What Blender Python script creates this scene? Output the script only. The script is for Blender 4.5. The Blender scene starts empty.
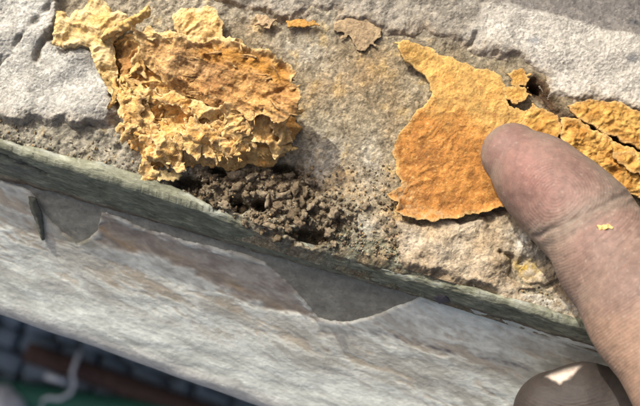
import bpy, bmesh, math, random
import numpy as np
from mathutils import Vector, Matrix

# ------------------------------------------------------------------ camera, sky, sun, exposure
sc = bpy.context.scene
D = 250.0                       # mm from lens to the ledge top
ELEV = math.radians(83.0)       # steepness of the view
ROLL = math.radians(17.23)
HALF_TAN = 64.0 / 250.0
SUN_AZ = math.radians(38.0)     # behind the ledge, from the left
SUN_EL = math.radians(42.0)

c_dir = np.array([0, -math.cos(ELEV), math.sin(ELEV)])
c_fwd = -c_dir
u0 = np.array([0, math.sin(ELEV), math.cos(ELEV)])
x0 = np.array([1.0, 0, 0])
c_right = math.cos(ROLL) * x0 + math.sin(ROLL) * u0
c_up = -math.sin(ROLL) * x0 + math.cos(ROLL) * u0
c_pos = c_dir * D

cam_d = bpy.data.cameras.new('camera')
cam_d.sensor_width = 36
cam_d.lens = 18.0 / HALF_TAN
cam_d.clip_start = 0.01
cam_d.clip_end = 200
cam_d.dof.use_dof = True
cam_d.dof.focus_distance = (D - 3) / 1000
cam_d.dof.aperture_fstop = 29
cam = bpy.data.objects.new('camera', cam_d)
sc.collection.objects.link(cam)
m = Matrix.Identity(4)
for i in range(3):
    m[i][0], m[i][1], m[i][2], m[i][3] = c_right[i], c_up[i], -c_fwd[i], c_pos[i] / 1000
cam.matrix_world = m
sc.camera = cam

sun_vec = np.array([-math.cos(SUN_EL) * math.cos(SUN_AZ), math.cos(SUN_EL) * math.sin(SUN_AZ), math.sin(SUN_EL)])
w = bpy.data.worlds.new('World'); sc.world = w; w.use_nodes = True
nt = w.node_tree
sky = nt.nodes.new('ShaderNodeTexSky'); sky.sky_type = 'NISHITA'; sky.sun_disc = False
sky.sun_elevation = SUN_EL; sky.air_density = 0.35; sky.dust_density = 8.0; sky.ozone_density = 0.2
sky.sun_rotation = math.atan2(sun_vec[0], sun_vec[1])
bg = nt.nodes['Background']; bg.inputs[1].default_value = 0.15
nt.links.new(sky.outputs[0], bg.inputs[0])
sd_ = bpy.data.lights.new('sun', 'SUN'); sd_.energy = 2.8; sd_.angle = math.radians(0.55); sd_.color = (1, 0.955, 0.88)
sun = bpy.data.objects.new('sun', sd_); sc.collection.objects.link(sun)
sun.rotation_euler = Vector(sun_vec).to_track_quat('Z', 'Y').to_euler()
sun.location = (0, 0, 2)
sc.view_settings.view_transform = 'Standard'
sc.view_settings.look = 'None'
sc.view_settings.gamma = 1
sc.view_settings.use_curve_mapping = False
sc.view_settings.exposure = 0.5

random.seed(5)
rng = np.random.default_rng(11)

# ------------------------------------------------------------------ projection between the photo and real surfaces (mm)
EZ = np.array([0, 0, 1.0])
def unproj(pts, p0=(0, 0, 0), n=EZ):
    pts = np.atleast_2d(np.asarray(pts, float))
    a = (pts[:, 0] - 320) / 320 * HALF_TAN
    b = -(pts[:, 1] - 203) / 320 * HALF_TAN
    d = c_fwd + a[:, None] * c_right + b[:, None] * c_up
    p0 = np.asarray(p0, float)
    t = ((p0 - c_pos) @ n) / (d @ n)
    return c_pos + d * t[:, None]
def top(pts, z=0.0):
    return unproj(pts, (0, 0, z))
def proj(P):
    q = P - c_pos
    f = q @ c_fwd
    return np.stack([320 + (q @ c_right) / f / HALF_TAN * 320, 203 - (q @ c_up) / f / HALF_TAN * 320], -1)
Y_EDGE = float(top([(320, 143 + .31 * 320)])[0, 1])
FS = math.radians(68); FS2 = math.radians(43); S_B = 11.0
f_s = np.array([0, -math.cos(FS), -math.sin(FS)])
f_n = np.array([0, -math.sin(FS), math.cos(FS)])
f_o = np.array([0, Y_EDGE, 0.0])
f_s2 = np.array([0, -math.cos(FS2), -math.sin(FS2)])
f_n2 = np.array([0, -math.sin(FS2), math.cos(FS2)])
f_o2 = f_o + S_B * f_s
_dx = top([(p, 143 + .31 * p) for p in (-200, 0, 60, 100, 140, 180, 205, 244, 281, 318, 357, 430, 470, 520, 590, 800)])[:, 0]
_dd = np.array([0, 0, -4, -9, -8, -5, 0, 6, 12, 9, 7, 5, 1, 0, 0, 0]) * .191
def edge_off(x): return np.interp(x, _dx, _dd)
def fas(pts):                   # photo point -> (x, s) on the sloping front face
    P = unproj(pts, f_o, f_n); s1 = (P - f_o) @ f_s
    P2 = unproj(pts, f_o2, f_n2); s2 = S_B + (P2 - f_o2) @ f_s2
    lowr = s2 > S_B
    return np.stack([np.where(lowr, P2[:, 0], P[:, 0]), np.where(lowr, s2, np.minimum(s1, S_B))], -1)

# ------------------------------------------------------------------ noise
_perm = np.random.default_rng(3).permutation(256)
_perm = np.concatenate([_perm, _perm, _perm])
_g = np.random.default_rng(4).normal(size=(256, 3)); _g /= np.linalg.norm(_g, axis=1)[:, None]
def perlin(x, y, z=0.0):
    x, y, z = np.broadcast_arrays(np.asarray(x, float), np.asarray(y, float), np.asarray(z, float))
    xi, yi, zi = np.floor(x).astype(int), np.floor(y).astype(int), np.floor(z).astype(int)
    xf, yf, zf = x - xi, y - yi, z - zi
    xi &= 255; yi &= 255; zi &= 255
    u, v, w_ = [t * t * t * (t * (t * 6 - 15) + 10) for t in (xf, yf, zf)]
    r = 0
    for dx in (0, 1):
        for dy in (0, 1):
            h2 = _perm[_perm[xi + dx] + yi + dy]
            for dz in (0, 1):
                gg = _g[_perm[h2 + zi + dz]]
                dot = gg[..., 0] * (xf - dx) + gg[..., 1] * (yf - dy) + gg[..., 2] * (zf - dz)
                r = r + dot * (u if dx else 1 - u) * (v if dy else 1 - v) * (w_ if dz else 1 - w_)
    return r * 1.5
def fbm(x, y, z=0.0, oct=4, lac=2.1, gain=.5):
    a, s, f = 1.0, 0, 1.0
    for k in range(oct):
        s = s + a * perlin(x * f + 17.3 * k, y * f - 9.1 * k, z * f if np.ndim(z) else z + 3.7 * k)
        a *= gain; f *= lac
    return s
def ridged(x, y, z=0.0, oct=4, gain=.55):
    a, s, f = 1.0, 0, 1.0
    for k in range(oct):
        s = s + a * (1 - 2.2 * np.abs(perlin(x * f + 7.3 * k, y * f + 5.1 * k, z + 2.7 * k)))
        a *= gain; f *= 2.05
    return s
def worley(x, y, seed=0):       # nearest distance, second distance, cell value
    xi, yi = np.floor(x).astype(int), np.floor(y).astype(int)
    d1 = np.full(x.shape, 9.0); d2 = d1.copy(); cv = np.zeros(x.shape)
    for dx in (-1, 0, 1):
        for dy in (-1, 0, 1):
            a = (xi + dx + seed * 7) & 255; b = (yi + dy + seed * 13) & 255
            h = _perm[_perm[a] + b]
            px = xi + dx + (h / 255.0) * .9 + .05
            py = yi + dy + (_perm[h + 31] / 255.0) * .9 + .05
            d = np.hypot(x - px, y - py)
            new = d < d1
            d2 = np.where(new, d1, np.minimum(d2, d))
            cv = np.where(new, _perm[h + 77] / 255.0, cv)
            d1 = np.where(new, d, d1)
    return d1, d2, cv
def sstep(a, b, x):
    t = np.clip((x - a) / (b - a), 0, 1)
    return t * t * (3 - 2 * t)
def lerp(a, b, t):
    t = np.asarray(t)
    if np.ndim(a) == 1 or np.ndim(b) == 1 or np.ndim(a) == 2:
        return np.asarray(a) * (1 - t[..., None]) + np.asarray(b) * t[..., None]
    return a * (1 - t) + b * t
def sdpoly(P, poly):            # signed distance, negative inside
    poly = np.asarray(poly, float)
    d = np.full(P.shape[0], 1e18); ins = np.zeros(P.shape[0], bool)
    n = len(poly)
    for i in range(n):
        a, b = poly[i], poly[(i + 1) % n]
        e = b - a; wv = P - a
        t = np.clip((wv @ e) / max(e @ e, 1e-12), 0, 1)
        q = wv - t[:, None] * e
        d = np.minimum(d, (q * q).sum(1))
        c = ((a[1] <= P[:, 1]) & (b[1] > P[:, 1])) | ((b[1] <= P[:, 1]) & (a[1] > P[:, 1]))
        if abs(b[1] - a[1]) > 1e-12:
            xs = a[0] + (P[:, 1] - a[1]) / (b[1] - a[1]) * (b[0] - a[0])
            ins ^= c & (P[:, 0] < xs)
    d = np.sqrt(d)
    return np.where(ins, -d, d)
def sdline(P, pts):             # distance to a polyline
    pts = np.asarray(pts, float)
    d = np.full(P.shape[0], 1e18)
    for a, b in zip(pts[:-1], pts[1:]):
        e = b - a; wv = P - a
        t = np.clip((wv @ e) / max(e @ e, 1e-12), 0, 1)
        d = np.minimum(d, ((wv - t[:, None] * e) ** 2).sum(1))
    return np.sqrt(d)
def blob(Q, cx, cy, rx, ry=None, ang=0):    # soft spot in photo pixels
    ry = ry or rx
    c, s = math.cos(math.radians(ang)), math.sin(math.radians(ang))
    dx, dy = Q[:, 0] - cx, Q[:, 1] - cy
    return np.exp(-(((dx * c + dy * s) / rx) ** 2 + ((-dx * s + dy * c) / ry) ** 2))

# ------------------------------------------------------------------ materials
def mat(name, fine=900, mid=200, var=.35, bump=.5, dist=.0004, rough=.9, spec=.25, speck=0.0, sss=0.0, sss_r=(1, .5, .25), sss_scale=.001,
        tint=(1, 1, 1), stretch=(1, 1, 1), rot=0, base=None, metal=0, bumpscale=None):
    mt = bpy.data.materials.new(name); mt.use_nodes = True
    t = mt.node_tree; N = t.nodes; L = t.links
    b = N['Principled BSDF']
    b.inputs['Roughness'].default_value = rough
    b.inputs['Specular IOR Level'].default_value = spec
    b.inputs['Metallic'].default_value = metal
    if sss:
        b.inputs['Subsurface Weight'].default_value = sss
        b.inputs['Subsurface Radius'].default_value = sss_r
        b.inputs['Subsurface Scale'].default_value = sss_scale
    tc = N.new('ShaderNodeTexCoord'); mp = N.new('ShaderNodeMapping')
    mp.inputs['Scale'].default_value = stretch; mp.inputs['Rotation'].default_value = (0, 0, rot)
    L.new(tc.outputs['Object'], mp.inputs[0])
    n1 = N.new('ShaderNodeTexNoise'); n1.inputs['Scale'].default_value = fine; n1.inputs['Detail'].default_value = 5; n1.inputs['Roughness'].default_value = .65
    n2 = N.new('ShaderNodeTexNoise'); n2.inputs['Scale'].default_value = mid; n2.inputs['Detail'].default_value = 6; n2.inputs['Roughness'].default_value = .6
    L.new(mp.outputs[0], n1.inputs[0]); L.new(mp.outputs[0], n2.inputs[0])
    if base is None:
        at = N.new('ShaderNodeAttribute'); at.attribute_name = 'Col'; src = at.outputs['Color']
    else:
        rg = N.new('ShaderNodeRGB'); rg.outputs[0].default_value = (*base, 1); src = rg.outputs[0]
    ad = N.new('ShaderNodeMath'); ad.operation = 'ADD'
    L.new(n1.outputs[0], ad.inputs[0]); L.new(n2.outputs[0], ad.inputs[1])
    mr = N.new('ShaderNodeMapRange'); mr.inputs[1].default_value = .65; mr.inputs[2].default_value = 1.35
    mr.inputs[3].default_value = 1 - var; mr.inputs[4].default_value = 1 + var
    L.new(ad.outputs[0], mr.inputs[0])
    fac = mr.outputs[0]
    if speck:
        vo = N.new('ShaderNodeTexVoronoi'); vo.inputs['Scale'].default_value = fine * .55
        L.new(mp.outputs[0], vo.inputs[0])
        sp = N.new('ShaderNodeSeparateColor'); L.new(vo.outputs['Color'], sp.inputs[0])
        m2 = N.new('ShaderNodeMapRange'); m2.inputs[1].default_value = 0; m2.inputs[2].default_value = 1
        m2.inputs[3].default_value = 1 - speck; m2.inputs[4].default_value = 1 + speck
        L.new(sp.outputs[0], m2.inputs[0])
        mu = N.new('ShaderNodeMath'); mu.operation = 'MULTIPLY'
        L.new(fac, mu.inputs[0]); L.new(m2.outputs[0], mu.inputs[1]); fac = mu.outputs[0]
    vm = N.new('ShaderNodeVectorMath'); vm.operation = 'SCALE'
    L.new(src, vm.inputs[0]); L.new(fac, vm.inputs['Scale'])
    tn = N.new('ShaderNodeMix'); tn.data_type = 'RGBA'; tn.blend_type = 'MULTIPLY'; tn.inputs[0].default_value = 1
    L.new(vm.outputs[0], tn.inputs[6]); tn.inputs[7].default_value = (*tint, 1)
    L.new(tn.outputs[2], b.inputs['Base Color'])
    bp = N.new('ShaderNodeBump'); bp.inputs['Strength'].default_value = bump; bp.inputs['Distance'].default_value = dist
    L.new(ad.outputs[0], bp.inputs['Height']); L.new(bp.outputs[0], b.inputs['Normal'])
    return mt

M = {
    'bed': mat('weathered_mortar', 2600, 500, .30, .9, .00035, .95, .15, .28, tint=(.955, 1, .93)),
    'render': mat('grey_cement_render', 2400, 420, .22, .9, .0004, .95, .15, .22, tint=(.965, 1, .95)),
    'strip': mat('green_grey_mossy_paint', 1500, 350, .30, .8, .0004, .8, .3, .15, stretch=(.45, 1, 1), tint=(.96, 1, .92)),
    'plaster': mat('bare_mauve_plaster', 2200, 300, .18, .6, .0002, .9, .2, .12, tint=(.93, 1, .95)),
    'paint': mat('pale_peeling_paint', 1100, 240, .20, .5, .0003, .7, .3, .06, stretch=(.7, 1, 1), tint=(.955, 1, .965)),
    'fibre': mat('yellow_fibrous_mat', 1900, 480, .42, 1, .0006, .85, .2, .1, sss=.12, sss_scale=.0008),
    'sheet': mat('orange_fibrous_sheet', 2000, 420, .34, 1, .0004, .85, .2, .1, sss=.1, sss_scale=.0008),
    'soil': mat('dry_brown_soil', 3000, 700, .35, 1, .0003, .97, .1, .2, tint=(.94, 1, .93)),
    'wall': mat('rough_wall_stone', 150, 30, .25, .6, .004, .95, .2, base=(.3, .29, .27)),
    'slate': mat('blue_slate_paving', 120, 30, .35, .5, .002, .7, .4, base=(.22, .29, .355)),
    'joint': mat('dark_joint_sand', 300, 60, .35, .6, .002, .95, .2, base=(.12, .15, .17)),
    'rust': mat('rusty_iron', 400, 90, .45, .7, .001, .85, .3, base=(.095, .058, .046)),
    'green': mat('green_painted_steel', 300, 60, .25, .3, .0005, .5, .4, base=(.04, .17, .11)),
    'wire': mat('galvanised_wire', 300, 60, .2, .2, .0005, .45, .5, base=(.8, .84, .86)),
    'white': mat('white_plastic_sacking', 200, 40, .08, .3, .001, .6, .4, base=(.9, .9, .88)),
}

# ------------------------------------------------------------------ mesh helpers
def link(o):
    sc.collection.objects.link(o); return o
def empty(name, loc_mm, label, cat, group=None):
    o = bpy.data.objects.new(name, None); o.empty_display_size = .01
    o.location = Vector(np.asarray(loc_mm, float) / 1000); link(o)
    tag(o, label, cat, group); return o
def tag(o, label=None, cat=None, group=None, kind=None):
    if label: o['label'] = label
    if cat: o['category'] = cat
    if group: o['group'] = group
    if kind: o['kind'] = kind
    return o
def mesh(name, V, F, col=None, smooth=True):
    me = bpy.data.meshes.new(name)
    V = np.asarray(V, float)
    F = np.asarray(F, int)
    k = F.shape[1]
    me.vertices.add(len(V)); me.vertices.foreach_set('co', (V / 1000).astype(np.float32).ravel())
    me.loops.add(F.size); me.loops.foreach_set('vertex_index', F.ravel().astype(np.int32))
    me.polygons.add(len(F)); me.polygons.foreach_set('loop_start', np.arange(0, F.size, k, dtype=np.int32))
    me.polygons.foreach_set('use_smooth', np.full(len(F), smooth))
    me.update(calc_edges=True); me.validate()
    if col is not None:
        a = me.color_attributes.new('Col', 'FLOAT_COLOR', 'POINT')
        c4 = np.ones((len(V), 4), np.float32); c4[:, :3] = np.clip(col, 0, 1)
        a.data.foreach_set('color', c4.ravel())
    return me
def obj(name, V, F, material, parent=None, col=None, smooth=True):
    off = np.array(parent.location) * 1000 if parent is not None else np.zeros(3)
    if parent is not None and parent.parent is not None:
        off = off + np.array(parent.parent.location) * 1000
    me = mesh(name, np.asarray(V) - off, F, col, smooth)
    me.materials.append(M[material] if isinstance(material, str) else material)
    o = bpy.data.objects.new(name, me); link(o)
    if parent is not None: o.parent = parent
    return o
def gridfaces(nx, ny):
    i = np.arange(nx * ny).reshape(ny, nx)
    return np.stack([i[:-1, :-1], i[:-1, 1:], i[1:, 1:], i[1:, :-1]], -1).reshape(-1, 4)
def axis(lo, hi, step, far_lo, far_hi, k=1.35):
    a = list(np.arange(lo, hi + step * .5, step))
    s = step
    while a[0] > far_lo:
        s *= k; a.insert(0, max(a[0] - s, far_lo))
    s = step
    while a[-1] < far_hi:
        s *= k; a.append(min(a[-1] + s, far_hi))
    return np.array(a)
def sheet(poly, g, ragged=(.5, .5), seed=0.0, shape=None, thick=.5, zbot=None, ragged2=(.18, 2.2)):
    """A piece torn to an outline. poly in 2D mm; shape(X, sd) -> (N,3) top points; underside by thickness or flat at zbot."""
    poly = np.asarray(poly, float)
    lo, hi = poly.min(0) - 2, poly.max(0) + 2
    xs = np.arange(lo[0], hi[0], g); ys = np.arange(lo[1], hi[1], g)
    X, Y = np.meshgrid(xs, ys); nx, ny = len(xs), len(ys)
    P = np.stack([X.ravel(), Y.ravel()], -1)
    sdv = sdpoly(P, poly)
    sdv = sdv + ragged[0] * fbm(P[:, 0] * ragged[1], P[:, 1] * ragged[1], seed, 3) + ragged2[0] * fbm(P[:, 0] * ragged2[1], P[:, 1] * ragged2[1], seed + 5, 3, gain=.7) * np.clip(.35 + 1.4 * perlin(P[:, 0] * .21, P[:, 1] * .21, seed + 8), 0, 1.3)
    S = sdv.reshape(ny, nx)
    gy, gx = np.gradient(S, g)
    ins = S < 0
    cell = (ins[:-1, :-1].astype(int) + ins[1:, :-1] + ins[:-1, 1:] + ins[1:, 1:]) >= 2
    gn = np.maximum(np.hypot(gx, gy), .35)
    out = (S > 0)
    sh = np.clip(S, 0, g * 1.3)
    X = np.where(out, X - sh * gx / gn, X); Y = np.where(out, Y - sh * gy / gn, Y)
    S = np.minimum(S, 0)
    idx = np.arange(nx * ny).reshape(ny, nx)
    F = np.stack([idx[:-1, :-1], idx[:-1, 1:], idx[1:, 1:], idx[1:, :-1]], -1)[cell]
    used = np.unique(F); remap = -np.ones(nx * ny, int); remap[used] = np.arange(len(used))
    F = remap[F]
    P = np.stack([X.ravel(), Y.ravel()], -1)[used]; s = S.ravel()[used]
    T = shape(P, s)
    B = T.copy()
    if zbot is not None: B[:, 2] = np.minimum(zbot, T[:, 2] - .1)
    else: B = T - np.array([0, 0, 1.0]) * thick if not callable(thick) else thick(T, s)
    n = len(used)
    E = np.concatenate([F[:, [0, 1]], F[:, [1, 2]], F[:, [2, 3]], F[:, [3, 0]]])
    key = E[:, 0] * (n + 1) + E[:, 1]; rev = E[:, 1] * (n + 1) + E[:, 0]
    bd = E[~np.isin(key, rev)]
    side = np.stack([bd[:, 1], bd[:, 0], bd[:, 0] + n, bd[:, 1] + n], -1)
    Fa = np.concatenate([F, F[:, ::-1] + n, side])
    return np.concatenate([T, B]), Fa, P, s

# ================================================================== LARGE STRUCTURE
# ---- the ledge: weathered stone top, render coats, painted front
ledge = empty('stone_ledge', (0, Y_EDGE, -70), 'weathered stone ledge with crumbling mortar top and green-grey painted front edge', 'ledge')

R_LEFT = [(-900, -700), (40, -700), (64, -8), (60, 15), (56, 44), (95, 46), (107, 60), (113, 90), (119, 116), (112, 131), (82, 127), (52, 121), (22, 124), (-30, 108), (-900, -170)]
R_RIGHT = [(212, -700), (214, -4), (240, 8), (268, 18), (292, 20), (322, 14), (346, 18), (384, 30), (402, 36), (424, 30), (448, 44), (472, 49), (500, 56), (528, 66), (546, 80), (552, 93),
           (566, 103), (592, 99), (616, 103), (640, 110), (720, 142), (1600, 420), (1600, -700)]
R_LOW = [(402, 224), (440, 219), (490, 216), (512, 206), (535, 232), (560, 262), (600, 300), (640, 330), (640, 352), (592, 328), (520, 303), (470, 288), (430, 274), (404, 262), (396, 244)]
CRACK_DARK = [(522, 80), (534, 84), (545, 96), (560, 116), (582, 126), (606, 134), (640, 146), (690, 160)]
CRUMB_ZONE = [(172, 178), (215, 170), (262, 165), (300, 170), (322, 190), (352, 206), (358, 232), (336, 254), (290, 246), (240, 218), (190, 198)]
HOLES = [(188, 183, 20, 8, 0), (238, 205, 12, 8, 30), (262, 205, 10, 6, 0), (310, 236, 22, 9, 12), (287, 170, 16, 7, 15), (222, 172, 16, 5, 10), (60, 34, 3, 8, 20), (536, 88, 8, 5, 30)]

def holes(Q):
    h = 0
    for a in HOLES: h = np.maximum(h, blob(Q, *a))
    return h

def col_bed(P, Q, hz):
    n1 = fbm(P[:, 0] * .09, P[:, 1] * .09, 1.5, 4); n2 = fbm(P[:, 0] * .35, P[:, 1] * .35, 7.5, 4); n3 = fbm(P[:, 0] * 1.4, P[:, 1] * 1.4, 3.3, 3)
    c = lerp(np.array([.235, .18, .12]), np.array([.335, .285, .215]), np.clip(.5 + n1 * .7 + n2 * .35, 0, 1))
    # brown rough zone along the front left and along the top
    front = sstep(95, 130, Q[:, 1]) * (1 - sstep(150, 200, Q[:, 0]))
    c = lerp(c, np.array([.26, .235, .20]), front * .8)
    up = sstep(40, 10, Q[:, 1] - (Q[:, 0] - 250) * .1)
    c = lerp(c, np.array([.31, .27, .225]), up * .7)
    orange = np.clip(blob(Q, 345, 180, 45, 20, 10) * .7 + blob(Q, 405, 232, 30, 26) * .9 + blob(Q, 352, 78, 40, 26) * .45 + blob(Q, 372, 62, 16, 24) * .4 + blob(Q, 318, 95, 30, 14) * .4
                     + blob(Q, 262, 26, 28, 10) * .4 + blob(Q, 392, 150, 10, 60) * .4, 0, 1)
    c = lerp(c, np.array([.40, .245, .115]), orange * np.clip(.45 + n2 * .9, 0, 1))
    white = np.clip(blob(Q, 322, 162, 20, 26, 20) * .75 + blob(Q, 356, 226, 30, 11, 18) * .9 + blob(Q, 305, 52, 34, 14, 20) * .45 + blob(Q, 370, 165, 12, 24) * .55 + blob(Q, 178, 172, 16, 8) * .8, 0, 1)
    c = lerp(c, np.array([.46, .43, .40]), white * np.clip(.85 + n2 * .9 + n3 * .5, 0, 1))
    red = blob(Q, 398, 238, 26, 22)
    c = lerp(c, np.array([.33, .20, .12]), red * np.clip(.35 + n3 * .9, 0, 1))
    ochre = np.clip(n2 * 1.6 - .45, 0, 1)
    c = lerp(c, np.array([.42, .29, .13]), ochre * .6)
    soil = np.clip(hz * 1.2, 0, 1)
    c = lerp(c, np.array([.17, .125, .085]), soil * .85)
    dirt = blob(Q, 536, 88, 14, 12) + np.exp(-(sdline(Q, CRACK_DARK) / 7) ** 2)
    c = lerp(c, np.array([.10, .055, .032]), np.clip(dirt, 0, 1) * .9)
    mossy = sstep(9, 2, P[:, 1] - Y_EDGE) * sstep(300, 350, Q[:, 0]) * sstep(460, 420, Q[:, 0])
    c = lerp(c, np.array([.13, .135, .09]), np.clip(mossy * (.6 + n2), 0, 1) * .8)
    moss = sstep(5, 1, P[:, 1] - Y_EDGE) * np.clip(.35 + n2 * 1.2, 0, 1)
    c = lerp(c, np.array([.22, .215, .18]), moss * .6)
    return c * (1 + .28 * n3[:, None] + .16 * n2[:, None]) * (1 + .13 * np.random.default_rng(8).normal(size=(len(c), 1)))

def bed_height(P, Q):
    z = .42 * fbm(P[:, 0] * .12, P[:, 1] * .12, .5, 3) + .22 * fbm(P[:, 0] * .7, P[:, 1] * .7, 2.5, 4)
    d1, d2, cv = worley(P[:, 0] * .55, P[:, 1] * .55, 2)
    rough = np.clip(sstep(100, 140, Q[:, 1]) * (1 - sstep(150, 190, Q[:, 0])) + sstep(45, 15, Q[:, 1]) * .6 + blob(Q, 395, 238, 40, 30) + blob(Q, 120, 140, 30, 25), 0, 1)
    z = z + rough * (.9 * (.55 - d1) + .5 * fbm(P[:, 0] * .45, P[:, 1] * .45, 8.5, 3))
    hz = sstep(1.5, -2.5, sdpoly(P[:, :2], top(CRUMB_ZONE)[:, :2]) + 1.6 * fbm(P[:, 0] * .3, P[:, 1] * .3, 4.4, 3))
    e1, e2, ev = worley(P[:, 0] * .75 + .4 * perlin(P[:, 0], P[:, 1]), P[:, 1] * .75, 5)
    z = z + hz * (1.3 * np.sqrt(np.clip(.72 - e1, 0, 1)) * (.5 + ev) - .9 + .8 * fbm(P[:, 0] * .5, P[:, 1] * .5, 6.1, 4))
    z = z - 6.0 * sstep(.25, .85, holes(Q) + .22 * fbm(P[:, 0] * .5, P[:, 1] * .5, 9.1, 3))
    z = z - 2.0 * np.exp(-((sdline(Q, CRACK_DARK) + 5 * perlin(P[:, 0] * .4, P[:, 1] * .4, 2.2)) / 5) ** 2)
    edge = P[:, 1] - Y_EDGE + np.maximum(edge_off(P[:, 0]), 0) - .35 * fbm(P[:, 0] * .25, 0 * P[:, 0], 1.1, 3)
    z = z - sstep(2.2, -1.0, edge) * 1.6 - np.maximum(-edge, 0) * 1.7
    return z, hz

gx = axis(-76, 84, .22, -1500, 1500); gy = axis(Y_EDGE - 4.0, 62, .22, Y_EDGE - 4.0, 320)
X, Y = np.meshgrid(gx, gy); P = np.stack([X.ravel(), Y.ravel(), 0 * X.ravel()], -1); Q = proj(P)
z, hz = bed_height(P, Q)
P[:, 2] = z + .05 * rng.normal(size=len(z))
obj('mortar_bed', P, gridfaces(len(gx), len(gy)), 'bed', ledge, col_bed(P, Q, hz))
def bed_z(px):                  # height of the bed below photo points
    p = top(px); zz, _ = bed_height(p, proj(p)); return zz

def coat(name, poly_px, H, colf, seed, g=.24, rag=(1.5, .22), pits=.12, soft=.9, far=False):
    poly = top(poly_px)[:, :2]
    xs = axis(max(poly[:, 0].min() - 2, -76), min(poly[:, 0].max() + 2, 84), g, max(poly[:, 0].min(), -1500), min(poly[:, 0].max(), 1500))
    ys = axis(max(poly[:, 1].min() - 2, Y_EDGE), min(poly[:, 1].max() + 2, 60), g, max(poly[:, 1].min() - 2, Y_EDGE), min(poly[:, 1].max(), 318))
    X, Y = np.meshgrid(xs, ys); P = np.stack([X.ravel(), Y.ravel(), 0 * X.ravel()], -1); Q = proj(P)
    s = sdpoly(P[:, :2], poly) + rag[0] * fbm(P[:, 0] * rag[1], P[:, 1] * rag[1], seed, 4)
    h = H * (.55 + .9 * np.clip(.5 + fbm(P[:, 0] * .09, P[:, 1] * .09, seed + 7, 2), 0, 1)) * sstep(soft * .35, -soft * (1 + 1.5 * np.clip(perlin(P[:, 0] * .15, P[:, 1] * .15, seed + 2) + .3, 0, 1)), s)
    d1, d2, cv = worley(P[:, 0] * .9, P[:, 1] * .9, int(seed))
    h = h + .16 * fbm(P[:, 0] * .1, P[:, 1] * .1, seed + 3, 3) + .08 * fbm(P[:, 0] * .8, P[:, 1] * .8, seed + 1, 4) + .11 * fbm(P[:, 0] * 1.9, P[:, 1] * 1.9, seed + 6, 3) - pits * np.clip(.3 - d1, 0, 1) * 3 * (cv > .72)
    h = h + (.45 - d1) * .22 * sstep(-4, 0, s)
    extra, c = colf(P, Q, s)
    P[:, 2] = h + extra - 1.2 * sstep(0, 1.5, s) + .06 * rng.normal(size=len(h))
    c = c * (1 + .09 * rng.normal(size=(len(c), 1)))
    keep = s < 1.4
    F = gridfaces(len(xs), len(ys)); F = F[keep[F].all(1)]
    u = np.unique(F); r = -np.ones(len(P), int); r[u] = np.arange(len(u))
    return obj(name, P[u], r[F], 'render', ledge, c[u])

def colf_left(P, Q, s):
    n1 = fbm(P[:, 0] * .12, P[:, 1] * .12, 2.2, 4); n2 = fbm(P[:, 0] * .7, P[:, 1] * .7, 5.2, 4)
    c = lerp(np.array([.38, .36, .335]), np.array([.49, .47, .445]), np.clip(.5 + n1 * .8, 0, 1))
    c = lerp(c, np.array([.33, .29, .245]), np.clip(sstep(-3.5, .5, s + n2) * .8 + sstep(105, 128, Q[:, 1] + n1 * 10) * .5, 0, 1))
    brown = np.clip(blob(Q, 5, 85, 30, 20) * .6 + n2 * .5, 0, 1)
    c = lerp(c, np.array([.37, .335, .29]), brown * .5)
    crack = sdline(Q, [(64, -2), (52, 8), (41, 18), (30, 28), (22, 40), (12, 53), (-2, 66), (-60, 100)]) + 4 * perlin(P[:, 0] * .6, P[:, 1] * .6, 1.3)
    crack2 = sdline(Q, [(56, 36), (46, 42), (40, 50), (37, 60)]) + 1.5 * perlin(P[:, 0] * .8, P[:, 1] * .8, 3.3)
    k = np.exp(-(np.maximum(crack, 0) / 2.2) ** 2) * np.clip(.45 + .9 * perlin(P[:, 0] * .35, P[:, 1] * .35, 9.9), 0, 1) + np.exp(-(np.maximum(crack2, 0) / 3) ** 2)
    k = np.clip(k, 0, 1)
    c = lerp(c, np.array([.19, .16, .13]), k * .7)
    c = c * (1 + .10 * n2[:, None])
    up = sstep(0, 6, (Q[:, 1] - 66 + Q[:, 0] * 1.02) * -.2) * .9   # the slab beyond the crack sits a little higher
    return -1.4 * k + up * .25, c
def colf_right(P, Q, s):
    n1 = fbm(P[:, 0] * .12, P[:, 1] * .12, 12.2, 4); n2 = fbm(P[:, 0] * .7, P[:, 1] * .7, 15.2, 4)
    pale = sstep(430, 520, Q[:, 0] + 40 * n1)
    c = lerp(np.array([.33, .29, .245]), np.array([.55, .50, .45]), pale)
    c = lerp(c, c * 1.12, np.clip(n1, 0, 1))
    c = lerp(c, np.array([.33, .255, .185]), np.clip(sstep(-3.0, .5, s + n2 * 1.2), 0, 1) * .75)
    crack = sdline(Q, [(476, 34), (472, 44), (462, 50), (440, 48)]) + 1.5 * perlin(P[:, 0] * .8, P[:, 1] * .8, 3.3)
    k = np.exp(-(np.maximum(crack, 0) / 2) ** 2) * .7
    spots = np.clip(blob(Q, 533, 42, 7, 4) + blob(Q, 630, 60, 6, 4) + blob(Q, 632, 24, 5, 3), 0, 1)
    c = lerp(c, np.array([.26, .265, .29]), spots * .8)
    lump = (1 - pale) * (.5 * fbm(P[:, 0] * .28, P[:, 1] * .28, 18.0, 3))
    return -1.6 * k + lump, c * (1 + .12 * n2[:, None])
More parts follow.
